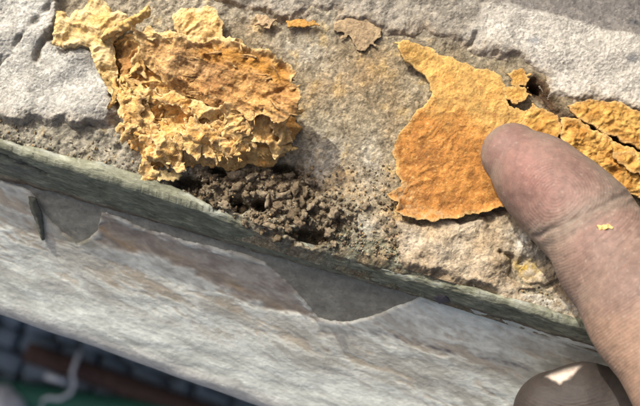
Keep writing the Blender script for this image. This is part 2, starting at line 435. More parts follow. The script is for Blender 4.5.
def colf_low(P, Q, s):
    n1 = fbm(P[:, 0] * .15, P[:, 1] * .15, 22.2, 4); n2 = fbm(P[:, 0] * .7, P[:, 1] * .7, 25.2, 4)
    c = lerp(np.array([.355, .265, .175]), np.array([.45, .375, .29]), np.clip(.5 + n1 * .9, 0, 1))
    c = lerp(c, np.array([.55, .52, .47]), np.clip(blob(Q, 525, 245, 22, 13, 40) + blob(Q, 548, 302, 34, 8, 18) * .9, 0, 1) * np.clip(.7 + n2, 0, 1))
    c = lerp(c, np.array([.42, .28, .07]), blob(Q, 526, 268, 17, 10, 20) * np.clip(.6 + n2 * 1.4, 0, 1))
    c = lerp(c, np.array([.2, .15, .1]), np.clip(sstep(-1.6, .3, s + .5 * n2), 0, 1) * .6)
    f1 = sdline(Q, [(500, 252), (512, 258), (510, 275), (524, 284), (545, 288), (560, 280)]) + 2 * perlin(P[:, 0] * .6, P[:, 1] * .6, 3.7)
    f2 = sdline(Q, [(520, 292), (540, 290), (552, 298)]) + 2 * perlin(P[:, 0] * .6, P[:, 1] * .6, 5.7)
    k = np.exp(-(np.maximum(np.minimum(f1, f2), 0) / 2) ** 2)
    c = lerp(c, np.array([.14, .10, .06]), k * .6)
    step = sstep(-6, 6, Q[:, 1] - 262 + (Q[:, 0] - 500) * .1 + 8 * n1) * sstep(480, 520, Q[:, 0])
    return -1.5 * k - .9 * step + .6 * fbm(P[:, 0] * .3, P[:, 1] * .3, 28.0, 3), c * (1 + .12 * n2[:, None])
coat('render_coat', R_LEFT, 2.1, colf_left, 2.0)['label'] = 'pale grey cement render left of the torn mat'
coat('render_coat', R_RIGHT, 1.5, colf_right, 12.0)['label'] = 'sandy grey render behind the orange sheet'
coat('render_coat', R_LOW, 1.7, colf_low, 22.0)['label'] = 'warm sandy mortar fillet beside the thumb'

# ---- painted front: plaster moulding, mossy strip, peeling pale paint
_e = fas([(0, 316), (236, 399)])
_k = (_e[1, 1] - _e[0, 1]) / (_e[1, 0] - _e[0, 0])
def s_end(x): return _e[0, 1] + _k * (np.clip(x, -90, 100) - _e[0, 0])
RAD = 7.0
def front_point(x, s, h):       # s along the slope, then round the lower edge to the underside
    se = s_end(x) - RAD * .55
    AM = math.radians(165)
    a = np.clip((s - se) / RAD, 0, AM)
    flat = np.minimum(s, se)
    base = np.where((flat < S_B)[:, None], f_o + flat[:, None] * f_s, f_o2 + (flat - S_B)[:, None] * f_s2)
    wn = sstep(S_B - 1.5, S_B + 1.5, flat)[:, None]
    n0_ = f_n * (1 - wn) + f_n2 * wn; n0_ = n0_ / np.linalg.norm(n0_, axis=1)[:, None]
    ctr = base - RAD * f_n2
    nn = np.where((s > se)[:, None], np.cos(a)[:, None] * f_n2 + np.sin(a)[:, None] * f_s2, n0_)
    arc = ctr + RAD * nn
    over = np.maximum(s - se - RAD * AM, 0)
    tdir = -math.sin(AM) * f_n2 + math.cos(AM) * f_s2
    base = np.where((s < 0)[:, None], f_o + (-s)[:, None] * np.array([0, 1, .1]), base)
    nn = np.where((s < 0)[:, None], EZ * .9 + f_n * .1, nn)
    P = np.where((s > se)[:, None], arc, base) + over[:, None] * tdir + h[:, None] * nn
    P[:, 0] = x
    return P
PAINT_TOP = [(-300, 98), (0, 180), (28, 189), (36, 197), (44, 214), (52, 222), (62, 232), (72, 237), (78, 244), (90, 238), (97, 231), (99, 212), (108, 213), (120, 217), (136, 226), (170, 236), (205, 245), (240, 252),
             (263, 262), (280, 275), (296, 292), (308, 306), (319, 319), (332, 322), (350, 322), (372, 317), (392, 308), (412, 301), (436, 292), (452, 291), (470, 295), (500, 314), (560, 333), (640, 358), (900, 440)]
STRIP_LOW = [(-300, 96), (0, 178), (50, 190), (100, 205), (160, 222), (240, 245), (300, 262), (380, 283), (430, 297), (470, 306), (520, 322), (600, 346), (900, 440)]
pt = fas(PAINT_TOP); sl = fas(STRIP_LOW)
SMAX = 100.0
fx = axis(-80, 88, .32, -1500, 1500); fsv = np.concatenate([np.arange(-.5, 84, .32), np.arange(84, 130, 3)])
X, S = np.meshgrid(fx, fsv); X = X.ravel(); S = S.ravel()
def fnoise(X, S, f, seed, oct=4, st=.35, rot=-.12):
    c, s = math.cos(rot), math.sin(rot)
    u, v = X * c + S * s, -X * s + S * c
    return fbm(u * f * st, v * f, seed, oct)
S = np.maximum(S, 1.5 + np.maximum(edge_off(X), 0) * 2.1)
h = .25 * fnoise(X, S, .1, 1.2, 3) + .08 * fnoise(X, S, .9, 3.1, 4, .8)
c = lerp(np.array([.245, .225, .195]), np.array([.33, .305, .265]), np.clip(.5 + fnoise(X, S, .3, 6, 4, .8), 0, 1))
obj('plaster_moulding', front_point(X, S, h - .15), gridfaces(len(fx), len(fsv)), 'plaster', ledge, c)

# pale paint film with brown worn streaks
vv = np.linspace(0, 1, 310); X, VV_ = np.meshgrid(fx, vv); X = X.ravel(); VV_ = VV_.ravel()
top_s = np.interp(X, pt[:, 0], pt[:, 1]) + .45 * fbm(X * .45, X * 0, 3.3, 4)
SR = 3 + VV_ * 93; S = np.maximum(SR, top_s)
poly = np.concatenate([pt, [[1600, pt[-1, 1]], [1600, 400], [-1600, 400], [-1600, pt[0, 1]]]])
PS = np.stack([X, S], -1)
sdv = -(S - top_s); near = np.abs(X) < 130
FP = front_point(X, S, 0 * X); FQ = proj(FP)
rel = np.clip((S - 6) / (s_end(X) - 6), 0, 1.2)
wr_ = S + 1.6 * fbm(X * .05, S * .09, 39.0, 3); st1 = fnoise(X, wr_, .14, 31, 4, .3, .16); st2 = fnoise(X, wr_, .34, 33, 4, .26, .2); st3 = fnoise(X, wr_, 1.15, 35, 4, .35, .18)
pale = lerp(np.array([.47, .445, .395]), np.array([.84, .85, .79]), np.clip(.55 + st1 * .9 + st2 * 1.0 + st3 * .3, 0, 1))
brown = lerp(np.array([.27, .22, .185]), np.array([.43, .345, .255]), np.clip(.5 + st2, 0, 1))
spotw = np.zeros(len(X))
for b_ in ((90, 262, 55, 11, 24), (150, 284, 40, 8, 24), (45, 228, 40, 9, 20), (20, 205, 22, 12, 15), (300, 338, 44, 9, 26), (345, 342, 40, 8, 26), (235, 312, 40, 7, 24), (490, 366, 46, 9, 20), (430, 346, 40, 7, 18), (540, 352, 40, 7, 18), (120, 232, 30, 8, 22), (400, 372, 40, 8, 22)):
    spotw = np.maximum(spotw, blob(FQ, *b_))
wear = sstep(-.05, .7, st1 * .55 + st2 * .75 + st3 * .45 - .08 + .62 * spotw) * (1 - sstep(.55, .8, rel))
c = lerp(pale, brown, wear * .85)
mauve_poly = fas([(100, 214), (136, 228), (200, 246), (262, 264), (286, 282), (304, 306), (312, 318), (286, 312), (246, 298), (205, 276), (176, 262), (150, 254), (120, 248), (98, 240)])
mz = np.zeros(len(X)); md = np.full(len(X), 50.0); md[near] = sdpoly(PS[near], mauve_poly); md = md + 1.3 * fnoise(X, S, .5, 37, 4, .4)
mz = sstep(.6, -.6, md)
c = lerp(c, lerp(np.array([.27, .22, .19]), np.array([.42, .37, .325]), np.clip(.5 + st2 + st3 * .5, 0, 1)), mz * .9)
och = np.exp(-((md + 1.6) / 1.5) ** 2) * sstep(-2, 4, S - np.interp(X, [-45, -5], [12, 22]))
c = lerp(c, np.array([.33, .225, .125]), np.clip(och * (.5 + st2), 0, 1) * .9)
oliv = np.clip(blob(FQ, 78, 238, 16, 6, 20) + blob(FQ, 44, 205, 6, 12, -15), 0, 1)
c = lerp(c, np.array([.15, .135, .06]), oliv * .8)
rim = np.exp(-(np.minimum(-sdv, 30) / .5) ** 2)
c = lerp(c, np.array([.52, .50, .45]), rim * .12)
clean = sstep(.55, .8, rel)
c = lerp(c, lerp(np.array([.66, .67, .61]), np.array([.82, .82, .75]), np.clip(.5 + st1, 0, 1)), clean * .6)
c = lerp(c, np.array([.60, .54, .51]), sstep(.86, 1.0, rel) * .8)
rightp = blob(FQ, 470, 320, 70, 22, 17)
c = lerp(c, np.array([.66, .69, .66]), rightp * np.clip(.6 + st2, 0, 1) * .7)
pk = np.exp(-((sdline(FQ, [(372, 330), (392, 332), (400, 340), (430, 346), (470, 352), (530, 368)]) + 3 * st2) / 2.2) ** 2)
c = lerp(c, np.array([.09, .085, .11]), np.clip(pk * (.4 + st3), 0, 1) * .8)
c = c * (1 + .08 * st3[:, None])
h = .38 * sstep(.05, -.5, sdv) + .3 * fnoise(X, S, .1, 1.2, 3) + .06 * st2 + .03 * st3 - .16 * wear - .25 * mz + .12 * np.exp(-(sdv / .9) ** 2) * np.clip(.4 + 1.5 * perlin(X * .12, X * 0, 4.4), 0, 1)
h = np.where(SR < top_s, -.35, h)
F = gridfaces(len(fx), len(vv)); F = F[~(SR < top_s)[F].all(1)]
u = np.unique(F); r = -np.ones(len(X), int); r[u] = np.arange(len(u))
obj('paint_film', front_point(X, S, h)[u], r[F], 'paint', ledge, c[u])['label'] = 'pale blue-white peeling paint with brown worn streaks'

# mossy green-grey strip along the front edge
vv = np.concatenate([[0, .02], np.linspace(.05, .95, 56), [.975, .985, 1]]); X, VV_ = np.meshgrid(fx, vv); X = X.ravel(); VV_ = VV_.ravel()
low = np.interp(X, sl[:, 0], sl[:, 1]) + .5 * fbm(X * .16, 0 * X, 2.1, 4)
eo = edge_off(X); hi_ = -.8 + np.where(eo > 0, eo * 1.9, eo) + .4 * fbm(X * .22, 0 * X, 5.1, 4)
S = hi_ + VV_ * (low - hi_)
sdv = np.maximum(S - low, hi_ - S)
g1 = fnoise(X, S, .35, 41, 4, .5, .1); g2 = fnoise(X, S, 1.3, 43, 4, .45, .1)
c = lerp(np.array([.15, .15, .11]), np.array([.27, .27, .21]), np.clip(.5 + g1 * .7 + g2 * .35, 0, 1))
c = lerp(c, np.array([.15, .095, .07]), np.exp(-((S - low + .6) / 1.3) ** 2) * .85)      # brown line along its foot
SQ = proj(front_point(X, S, 0 * X))
fl1 = fbm(X * .9, S * 1.6, 47.0, 4); fl2 = fbm(X * 1.1, S * 1.9, 49.0, 4)
c = lerp(c, np.array([.36, .36, .31]), np.clip(fl1 * 2.4 - .9, 0, 1) * .5)
c = lerp(c, np.array([.07, .075, .045]), np.clip(fl2 * 2.4 - .8, 0, 1) * .6)
c = lerp(c, np.array([.34, .345, .32]), np.exp(-((S - hi_ - .3) / .5) ** 2) * np.clip(.2 + g1 * 1.6, 0, 1))
c = lerp(c, np.array([.18, .165, .165]), np.clip(blob(SQ, 20, 165, 24, 6, 15), 0, 1) * .5)
tear = np.exp(-((sdline(SQ, [(2, 150), (22, 158), (34, 164), (48, 169)]) + 1.2 * g2) / 1.4) ** 2)
c = lerp(c, np.array([.05, .05, .045]), np.clip(tear, 0, 1) * .8)
h = 1.15 + .22 * g1 + .13 * g2 - .9 * tear - .5 * sstep(-1.4, 0, sdv)
h = np.where((VV_ == 0) | (VV_ == 1), -.3, h)
obj('painted_strip', front_point(X, S, h), gridfaces(len(fx), len(vv)), 'strip', ledge, c)['label'] = 'mossy green-grey painted strip along the edge'

# hanging sliver and the curled paint flakes of the front
def fshape(lift):
    def f(P2, s):
        hh = lift(P2, s)
        return front_point(P2[:, 0], P2[:, 1], hh)
    return f
def front_flake(poly_px, colr, lift, seed, thick=.35):
    V, F, P2, s = sheet(fas(poly_px), .28, (.15, .8), seed, fshape(lift), thick=lambda T, s: T - thick * f_n2)
    cc = np.tile(np.array(colr), (len(V), 1)) * (1 + .25 * fbm(V[:, 0] * .8, V[:, 2] * .8, seed, 3)[:, None])
    return obj('paint_flake', V, F, 'paint', ledge, cc)
front_flake([(30, 194), (38, 196), (43, 210), (45, 226), (46, 240), (42, 236), (37, 218), (31, 205)], (.12, .12, .095), lambda P, s: 1.0 + .7 * np.clip(-s, 0, 1), 3.0)['label'] = 'dark sliver of paint hanging off the front'
front_flake([(434, 291), (446, 290), (452, 296), (440, 299)], (.10, .085, .10), lambda P, s: 1.2 + .3 * np.clip(-s, 0, 1), 9.0)

# ---- wall under the ledge, paving far below
GZ = -1250.0
def box(lo, hi):
    lo, hi = np.asarray(lo, float), np.asarray(hi, float)
    V = np.array([[x, y, z] for x in (lo[0], hi[0]) for y in (lo[1], hi[1]) for z in (lo[2], hi[2])])
    F = [[0, 1, 3, 2], [4, 6, 7, 5], [0, 4, 5, 1], [2, 3, 7, 6], [0, 2, 6, 4], [1, 5, 7, 3]]
    return V, np.array(F)
V, F = box((-1500, Y_EDGE + 12, GZ), (1500, 318, -9))
wall = obj('wall', V, F, 'wall', None, smooth=False)
tag(wall, 'plain stone wall that carries the ledge', 'wall')
gn_ = 120
gxx = np.linspace(-20000, 20000, gn_); X, Y = np.meshgrid(gxx, gxx)
V = np.stack([X.ravel(), Y.ravel(), np.full(X.size, GZ - 3)], -1)
ground = obj('ground', V, gridfaces(gn_, gn_), 'joint')
ground['kind'] = 'structure'
# blue slate setts seen past the ledge's lower edge
def bevel_box(sx, sy, sz, b):
    bm = bmesh.new(); bmesh.ops.create_cube(bm, size=1)
    for v in bm.verts: v.co = Vector((v.co.x * sx, v.co.y * sy, v.co.z * sz)) / 1000
    bmesh.ops.bevel(bm, geom=bm.edges[:], offset=b / 1000, segments=1, affect='EDGES')
    me = bpy.data.meshes.new('sett'); bm.to_mesh(me); bm.free(); me.materials.append(M['slate']); return me
setts = [bevel_box(34, 22, 20, 4), bevel_box(26, 22, 20, 5), bevel_box(44, 22, 20, 4)]
corner = unproj([(-30, 300), (300, 300), (300, 440), (-30, 440)], (0, 0, GZ))
yy = corner[:, 1].min() - 30
row = 0
while yy < corner[:, 1].max() + 20:
    xx = corner[:, 0].min() - 60 + random.uniform(0, 30)
    while xx < corner[:, 0].max() + 40:
        k = random.randrange(3); wdt = (34, 26, 44)[k]
        o = bpy.data.objects.new('sett', setts[k]); link(o); o.parent = ground
        o.location = Vector((xx + wdt / 2, yy, GZ - 3 + 5 + random.uniform(-4, 4))) / 1000
        o.rotation_euler = (random.uniform(-.12, .12), random.uniform(-.12, .12), random.uniform(-.35, .35))
        xx += wdt + 4
    yy += 26; row += 1

def tube(pts, rad, seg=14, caps=True):
    pts = np.asarray(pts, float); n = len(pts)
    rad = np.broadcast_to(rad, (n,)).astype(float)
    V = []; up = np.array([0.13, .21, .97])
    for i in range(n):
        d = pts[min(i + 1, n - 1)] - pts[max(i - 1, 0)]; d /= np.linalg.norm(d)
        a = np.cross(up, d); a /= np.linalg.norm(a); b = np.cross(d, a)
        for j in range(seg):
            t = 2 * math.pi * j / seg
            V.append(pts[i] + rad[i] * (math.cos(t) * a + math.sin(t) * b))
    F = []
    for i in range(n - 1):
        for j in range(seg):
            F.append([i * seg + j, i * seg + (j + 1) % seg, (i + 1) * seg + (j + 1) % seg, (i + 1) * seg + j])
    if caps:
        V.append(pts[0]); V.append(pts[-1])
        for j in range(seg):
            F.append([n * seg, (j + 1) % seg, j, n * seg]); F.append([n * seg + 1, (n - 1) * seg + j, (n - 1) * seg + (j + 1) % seg, n * seg + 1])
    return np.array(V), np.array([f if len(set(f)) == 4 else f for f in F])
def cap_fix(F):
    return F
def tube_obj(name, pts, rad, material, parent=None, seg=14):
    V, F = tube(pts, rad, seg, caps=False)
    n = len(pts)
    # rounded end caps
    Vc = list(V); Fc = list(F)
    for e, i in ((0, 0), (1, n - 1)):
        ring = np.arange(seg) + i * seg; ctr = V[ring].mean(0)
        inner = len(Vc); Vc += list(ctr + (V[ring] - ctr) * .55)
        for j in range(seg):
            q = [ring[j], ring[(j + 1) % seg], inner + (j + 1) % seg, inner + j]
            Fc.append(q if e else q[::-1])
        back = len(Vc); d = (pts[1] - pts[0]) if e == 0 else (pts[-2] - pts[-1]); d = d / np.linalg.norm(d)
        Vc += list(np.array(Vc[inner:inner + seg]) + d * rad * 1.5)
        for j in range(seg):
            q = [inner + j, inner + (j + 1) % seg, back + (j + 1) % seg, back + j]
            Fc.append(q if e else q[::-1])
        for j in range(0, seg - 2, 2):
            q = [back, back + j + 1, back + j + 2, back + (j + 3) % seg] if j + 3 <= seg else None
            if q and len(set(q)) == 4: Fc.append(q if e else q[::-1])
    return obj(name, np.array(Vc), np.array(Fc), material, parent)
def below(px, z): return unproj([px], (0, 0, z))[0]
zr = GZ + 26
a, b = below((27, 352), zr), below((300, 446), zr)
rod = tube_obj('iron_pipe', np.array([a + (b - a) * t for t in np.linspace(0, 1, 12)]), 12.5, 'rust')
tag(rod, 'rusty brown pipe end lying on the blue paving far below', 'pipe')
zg = GZ + 27
a, b = below((-260, 352), zg), below((330, 440), zg)
gp = tube_obj('green_pole', np.array([a + (b - a) * t for t in np.linspace(0, 1, 12)]) + np.array([0, -2, 0]), 15, 'green')
tag(gp, 'dark green painted pole below the ledge, under the rusty pipe', 'pole')
zw = GZ + 46
wp = [below(p, zz) for p, zz in (((80, 352), zw - 6), ((76, 362), zw), ((72, 374), zw + 3), ((75, 384), zw + 3), ((70, 394), zw), ((60, 399), zw), ((48, 398), zw - 4), ((43, 400), zw - 6), ((41, 410), zw - 10))]
wire = tube_obj('tie_wire', np.array(wp), 2.4, 'wire', seg=8); tag(wire, 'bent grey tie wire looped round the rusty pipe and green pole', 'wire')
wp = [below(p, zw + 4) for p in ((46, 376), (56, 379), (66, 382))]
clip = tube_obj('wire_clip', np.array(wp), 3.6, 'wire', seg=8); tag(clip, 'short pale clip beside the tie wire on the green pole', 'clip')
# white sack in the corner
ctr = below((0, 406), GZ + 40)
bm = bmesh.new(); bmesh.ops.create_icosphere(bm, subdivisions=4, radius=1)
V = np.array([v.co for v in bm.verts]); F = np.array([[l.index for l in f.verts] for f in bm.faces]); bm.free()
V = V * (1 + .12 * fbm(V[:, 0] * 1.5, V[:, 1] * 1.5, V[:, 2] * 1.5, 3)[:, None]) * np.array([28, 24, 20]) + ctr
tag(obj('white_sack', V, F, 'white'), 'small white bundle lying on the paving in the lower left corner', 'bundle')

# unseen block added beyond the upper right only to throw the corner's shadow
sh_a, sh_b = top([(520, -3), (645, 28)], 3.5)[:, :2]
ang = math.atan2(sh_b[1] - sh_a[1], sh_b[0] - sh_a[0])
BH = 46.0
off = np.array([math.cos(SUN_AZ), -math.sin(SUN_AZ)]) * (BH - 3.5) / math.tan(SUN_EL)
p_a, p_b = sh_a - off, sh_b - off
dv = (p_b - p_a) / np.linalg.norm(p_b - p_a); nv = np.array([-dv[1], dv[0]])
p0, p1 = p_a - dv * 30, p_b + dv * 180
bm = bmesh.new(); bmesh.ops.create_cube(bm, size=1); bmesh.ops.subdivide_edges(bm, edges=bm.edges[:], cuts=9, use_grid_fill=True)
V = np.array([v.co for v in bm.verts]); F = [[l.index for l in f.verts] for f in bm.faces]; bm.free()
L_ = np.linalg.norm(p1 - p0)
W3 = np.concatenate([p0 + dv * 0, [0]])
VV = np.zeros_like(V)
VV[:, :2] = p0 + (V[:, :1] + .5) * L_ * dv + (V[:, 1:2] + .5) * 60 * nv
VV[:, 2] = .5 + (V[:, 2] + .5) * (BH - .5)
VV += .5 * np.stack([perlin(VV[:, 0] * .2, VV[:, 1] * .2, VV[:, 2] * .2 + k) for k in (0, 9, 17)], -1)
tag(obj('shadow_block', VV, np.array(F), 'wall'), 'unseen block added beyond the sandy render to cast the corner shadow', 'stone')

# ================================================================== THE YELLOW FIBROUS MATS
CREAM = np.array([.78, .54, .22]); AMBER = np.array([.64, .33, .085]); BROWN = np.array([.30, .15, .055]); OCHRE = np.array([.55, .30, .06])

left_mat = empty('fibrous_mat', np.append(top([(205, 110)])[0, :2], 0), 'crumpled amber fibrous mat with a lifted brown flap, torn and shredded', 'insulation mat')

def crumple(x, y, seed, f=.16, oct=4):
    wx = x + 2.6 * fbm(x * .11, y * .11, seed + 1, 3); wy = y + 2.6 * fbm(x * .11, y * .11, seed + 4, 3)
    c_, s_ = math.cos(.75), math.sin(.75)
    u, v = wx * c_ - wy * s_, wx * s_ + wy * c_
    r1 = ridged(u * f * 1.35, v * f * .7, seed, oct, .58)
    r2 = -ridged(u * f * .9 + 4, v * f * 1.25, seed + 9, oct - 1, .5)
    return .55 * r1 + .35 * r2

def papery(x, y, seed, f=.2, ang=.75, st=.55, k2=.45):
    wx = x + 1.8 * fbm(x * .16, y * .16, seed + 1, 3); wy = y + 1.8 * fbm(x * .16, y * .16, seed + 4, 3)
    c_, s_ = math.cos(ang), math.sin(ang)
    u, v = (wx * c_ - wy * s_) * f, (wx * s_ + wy * c_) * f * st
    a1, a2, cv = worley(u + seed * 3.7, v, int(seed) % 17)
    b1, b2, bv = worley(u * 2.2, v * 2.0 + seed * 1.9, int(seed + 5) % 17)
    d1, d2, dv = worley(u * 4.6, v * 3.4 + seed * 2.9, int(seed + 9) % 17)
    return 1.5 * (a1 - .45) + k2 * 1.5 * (b1 - .45) + k2 * .45 * 1.5 * (d1 - .45) + .5 * (cv - .5) * np.clip((a2 - a1) * 3, 0, 1)
BASE = [(112, 62), (114, 40), (124, 32), (136, 33), (160, 40), (215, 48), (262, 62), (284, 82), (290, 105), (292, 122), (300, 128), (292, 138), (284, 146), (287, 152), (278, 158), (262, 166), (246, 164), (232, 169), (214, 166),
        (196, 164), (180, 166), (164, 160), (156, 166), (158, 178), (148, 184), (136, 180), (141, 168), (136, 152), (128, 142), (120, 134), (118, 116), (112, 100), (113, 84)]
def base_shape(P2, s):
    Q2 = proj(np.column_stack([P2, np.full(len(P2), 3.0)]))
    cr = papery(P2[:, 0], P2[:, 1], 3.0, .17)
    hh = 3.6 + 1.5 * sstep(150, 250, Q2[:, 0]) - 2.3 * blob(Q2, 126, 58, 15, 22) - 1.4 * blob(Q2, 150, 172, 18, 14)
    z_ = hh * sstep(.2, -2.4, s) * .9 + .25 + 2.6 * cr * sstep(0, -2.2, s)
    wob = 1.6 * fbm(P2[:, 0] * .2, P2[:, 1] * .2, 6.6, 3)
    z_ = z_ + .10 * ridged(P2[:, 0] * 1.5 + wob, (P2[:, 1] + .3 * P2[:, 0]) * .45 + wob, 4.2, 3) * sstep(0, -.8, s) + .10 * fbm(P2[:, 0] * 2.6, P2[:, 1] * 1.6, 2.0, 3)
    z_ = np.maximum(z_, .35 + .3 * fbm(P2[:, 0] * .9, P2[:, 1] * .9, 1.0, 3))
    # the surface shears down-left as it crumples, so that ridges overhang a little
    ov = .55 * (z_ - 2)
    return np.column_stack([P2[:, 0] - .35 * ov, P2[:, 1] - .25 * ov, z_])
V, F, P2, s = sheet(top(BASE, 2.0)[:, :2], .2, (1.0, .35), 2.0, base_shape, zbot=-.6, ragged2=(.5, 1.3))
Qv = proj(V)
n1 = fbm(V[:, 0] * .25, V[:, 1] * .25, 3.0, 4); n2 = fbm(V[:, 0] * 1.1, V[:, 1] * 1.1, 5.0, 4)
cr = crumple(V[:, 0], V[:, 1], 3.0)
c = lerp(AMBER, CREAM, np.clip(.42 + .55 * n1 + .35 * n2 + .25 * cr, 0, 1))
c = lerp(c, np.array([.48, .22, .055]), np.clip(n2 * 1.3 - .2 - .3 * n1, 0, 1) * .7)
c = lerp(c, BROWN, np.clip(blob(Qv, 127, 58, 15, 24) * 1.1 * (.75 + n2 * .5), 0, 1) * .9)
c = lerp(c, np.array([.40, .34, .26]), np.clip(blob(Qv, 178, 150, 14, 9) * .8 + blob(Qv, 205, 160, 30, 5) * .4 + blob(Qv, 128, 138, 8, 10) * .5, 0, 1) * np.clip(.5 + n2, 0, 1))
obj('crumpled_layer', V, F, 'fibre', left_mat, c)['label'] = 'light amber crumpled lower layer'

FLAP = [(131, 25), (138, 30), (150, 34), (168, 38), (190, 40), (214, 43), (232, 46), (250, 52), (268, 59), (284, 70), (296, 80), (292, 88), (297, 96), (303, 104), (299, 112), (301, 120), (288, 122), (278, 128), (262, 120), (248, 124), (236, 112),
        (222, 112), (204, 106), (188, 96), (172, 88), (158, 78), (148, 66), (142, 50)]
def flap_shape(P2, s):
    Q2 = proj(np.column_stack([P2, np.full(len(P2), 6.0)]))
    t = sstep(140, 305, Q2[:, 0])
    up = sstep(16, -34, Q2[:, 1] - (28 + (Q2[:, 0] - 130) * .33) - 20)
    z_ = 5.9 + 7.6 * t * t + 1.1 * up + .6 * crumple(P2[:, 0] * 1.0, P2[:, 1], 13.0, .1, 2) + 1.3 * papery(P2[:, 0], P2[:, 1], 31.0, .15, .25, .5) + .12 * fbm(P2[:, 0] * 2.4, P2[:, 1] * 2, 2.0, 3)
    uu, vv_ = P2[:, 0] * .97 - P2[:, 1] * .22, P2[:, 0] * .22 + P2[:, 1] * .97
    lam = ridged(uu * .12 + .5 * fbm(P2[:, 0] * .15, P2[:, 1] * .15, 4.4, 2), vv_ * .62, 5.5, 4, .6)
    ck = np.exp(-((sdline(Q2, [(206, 58), (220, 64), (232, 72)]) + 2 * perlin(P2[:, 0] * .5, P2[:, 1] * .5, 1.0)) / 1.8) ** 2) + np.exp(-((sdline(Q2, [(246, 82), (254, 96), (262, 104), (284, 96)]) + 2 * perlin(P2[:, 0] * .5, P2[:, 1] * .5, 2.0)) / 1.8) ** 2)
    z_ = z_ + .34 * lam - .9 * np.clip(ck, 0, 1)
    z_ = z_ + 2.0 * blob(Q2, 131, 25, 9, 12) + .9 * sstep(-1.3, 0, s) * up
    z_ = z_ - 1.6 * sstep(-2.5, 0, s) * (1 - up) * (1 - sstep(250, 285, Q2[:, 0]))
    return np.column_stack([P2, z_])
V, F, P2, s = sheet(top(FLAP, 7.0)[:, :2], .2, (.9, .3), 6.0, flap_shape, thick=.6, ragged2=(.5, 1.0))
Qv = proj(V)
n1 = fbm(V[:, 0] * .22, V[:, 1] * .22, 13.0, 4); n2 = fbm(V[:, 0] * 1.2, V[:, 1] * .9, 15.0, 4)
c = lerp(np.array([.31, .155, .05]), np.array([.58, .335, .115]), np.clip(.5 + .8 * n1 + .35 * n2, 0, 1))
c = lerp(c, np.array([.36, .235, .12]), blob(Qv, 185, 60, 40, 18, 10) * .7)
lft = np.clip(blob(Qv, 142, 45, 12, 24) + blob(Qv, 158, 60, 16, 14) * .7, 0, 1)
c = lerp(c, np.array([.60, .38, .15]), lft * .7)
uu, vv_ = V[:, 0] * .97 - V[:, 1] * .22, V[:, 0] * .22 + V[:, 1] * .97
lam = fbm(uu * .16, vv_ * .9, 5.5, 4)
c = lerp(c, np.array([.17, .08, .032]), np.clip(lam * 1.6 - .1, 0, 1) * .6)
c = lerp(c, np.array([.55, .36, .17]), np.clip(-lam * 1.6 - .25, 0, 1) * .7)
s2 = np.concatenate([s, s])
updir = sstep(14, -2, Qv[:, 1] - (28 + (Qv[:, 0] - 130) * .30) - 6)
rim = np.exp(-(s2 / .75) ** 2) * (.3 + .7 * updir) + np.clip(n2 * .9 - .25, 0, .6)
c = lerp(c, np.array([.72, .54, .26]), np.clip(rim, 0, 1) * .8)
band = np.exp(-((s2 + 2.6) / 1.7) ** 2) * updir * sstep(170, 215, Qv[:, 0])
c = lerp(c, np.array([.50, .245, .045]), band * .75)
obj('brown_flap', V, F, 'fibre', left_mat, c)['label'] = 'darker brown lifted flap with a pale torn rim'

# pale strip round the render, its tail and its rolled tongue
STRIPP = [(51, 43), (53, 28), (56, 12), (63, 9), (69, 17), (74, 8), (82, 9), (88, 0), (97, -9), (106, 3), (112, 12), (120, 10), (127, 15), (131, 24), (120, 33), (113, 40), (116, 60), (118, 82), (122, 102), (112, 99), (101, 78), (93, 60), (88, 46), (78, 45), (64, 48)]
def strip_shape(P2, s):
    Q2 = proj(np.column_stack([P2, np.full(len(P2), 4.0)]))
    z_ = 4.3 + .3 * crumple(P2[:, 0], P2[:, 1], 23.0, .13, 2) + 1.3 * papery(P2[:, 0], P2[:, 1], 41.0, .2, 1.3, .5) + 1.2 * blob(Q2, 104, 30, 10, 14) + .3 * ridged(P2[:, 0] * .5, P2[:, 1] * .2, 1.8, 2) - 1.3 * sstep(60, 96, Q2[:, 1]) + .15 * fbm(P2[:, 0] * 2, P2[:, 1] * 2, 2.0, 3)
    z_ = z_ - .5 * sstep(-.8, 0, s)
    return np.column_stack([P2, z_])
V, F, P2, s = sheet(top(STRIPP, 4.5)[:, :2], .18, (.35, .6), 9.0, strip_shape, thick=.8)
Qv = proj(V); n1 = fbm(V[:, 0] * .3, V[:, 1] * .3, 33.0, 4); n2 = fbm(V[:, 0] * 1.2, V[:, 1] * 1.2, 35.0, 3)
c = lerp(np.array([.60, .40, .14]), np.array([.74, .58, .31]), np.clip(.55 + n1 * .7 + n2 * .3, 0, 1))
c = lerp(c, np.array([.50, .35, .13]), np.clip(blob(Qv, 96, 22, 12, 6, 30), 0, 1) * .6)
obj('pale_strip', V, F, 'fibre', left_mat, c)['label'] = 'pale yellow strip lapping over the grey render'
def torn_piece(name, poly_px, z0, amp, thick, colf, seed, label, cat, f=.2, lift=None, group=None, g=.2, rag=(.75, .3), material='sheet', parent=None, octs=4):
    def shp(P2, s):
        Q2 = proj(np.column_stack([P2, np.full(len(P2), z0)]))
        z_ = z0 + amp * crumple(P2[:, 0], P2[:, 1], seed, f, octs) * sstep(.3, -1.5, s) + .09 * amp * fbm(P2[:, 0] * 2.0, P2[:, 1] * 2.0, seed, 3) + .35 * amp * fbm(P2[:, 0] * .5, P2[:, 1] * .5, seed + 2, 3)
        if lift is not None: z_ = z_ + lift(Q2, s, P2)
        return np.column_stack([P2, z_])
    V, F, P2, s = sheet(top(poly_px, z0)[:, :2], g, rag, seed, shp, thick=thick, ragged2=(.34, 1.1))
    c = colf(V, proj(V), np.concatenate([s, s]))
    o = obj(name, V, F, material, parent, c)
    if parent is None: tag(o, label, cat, group)
    return o
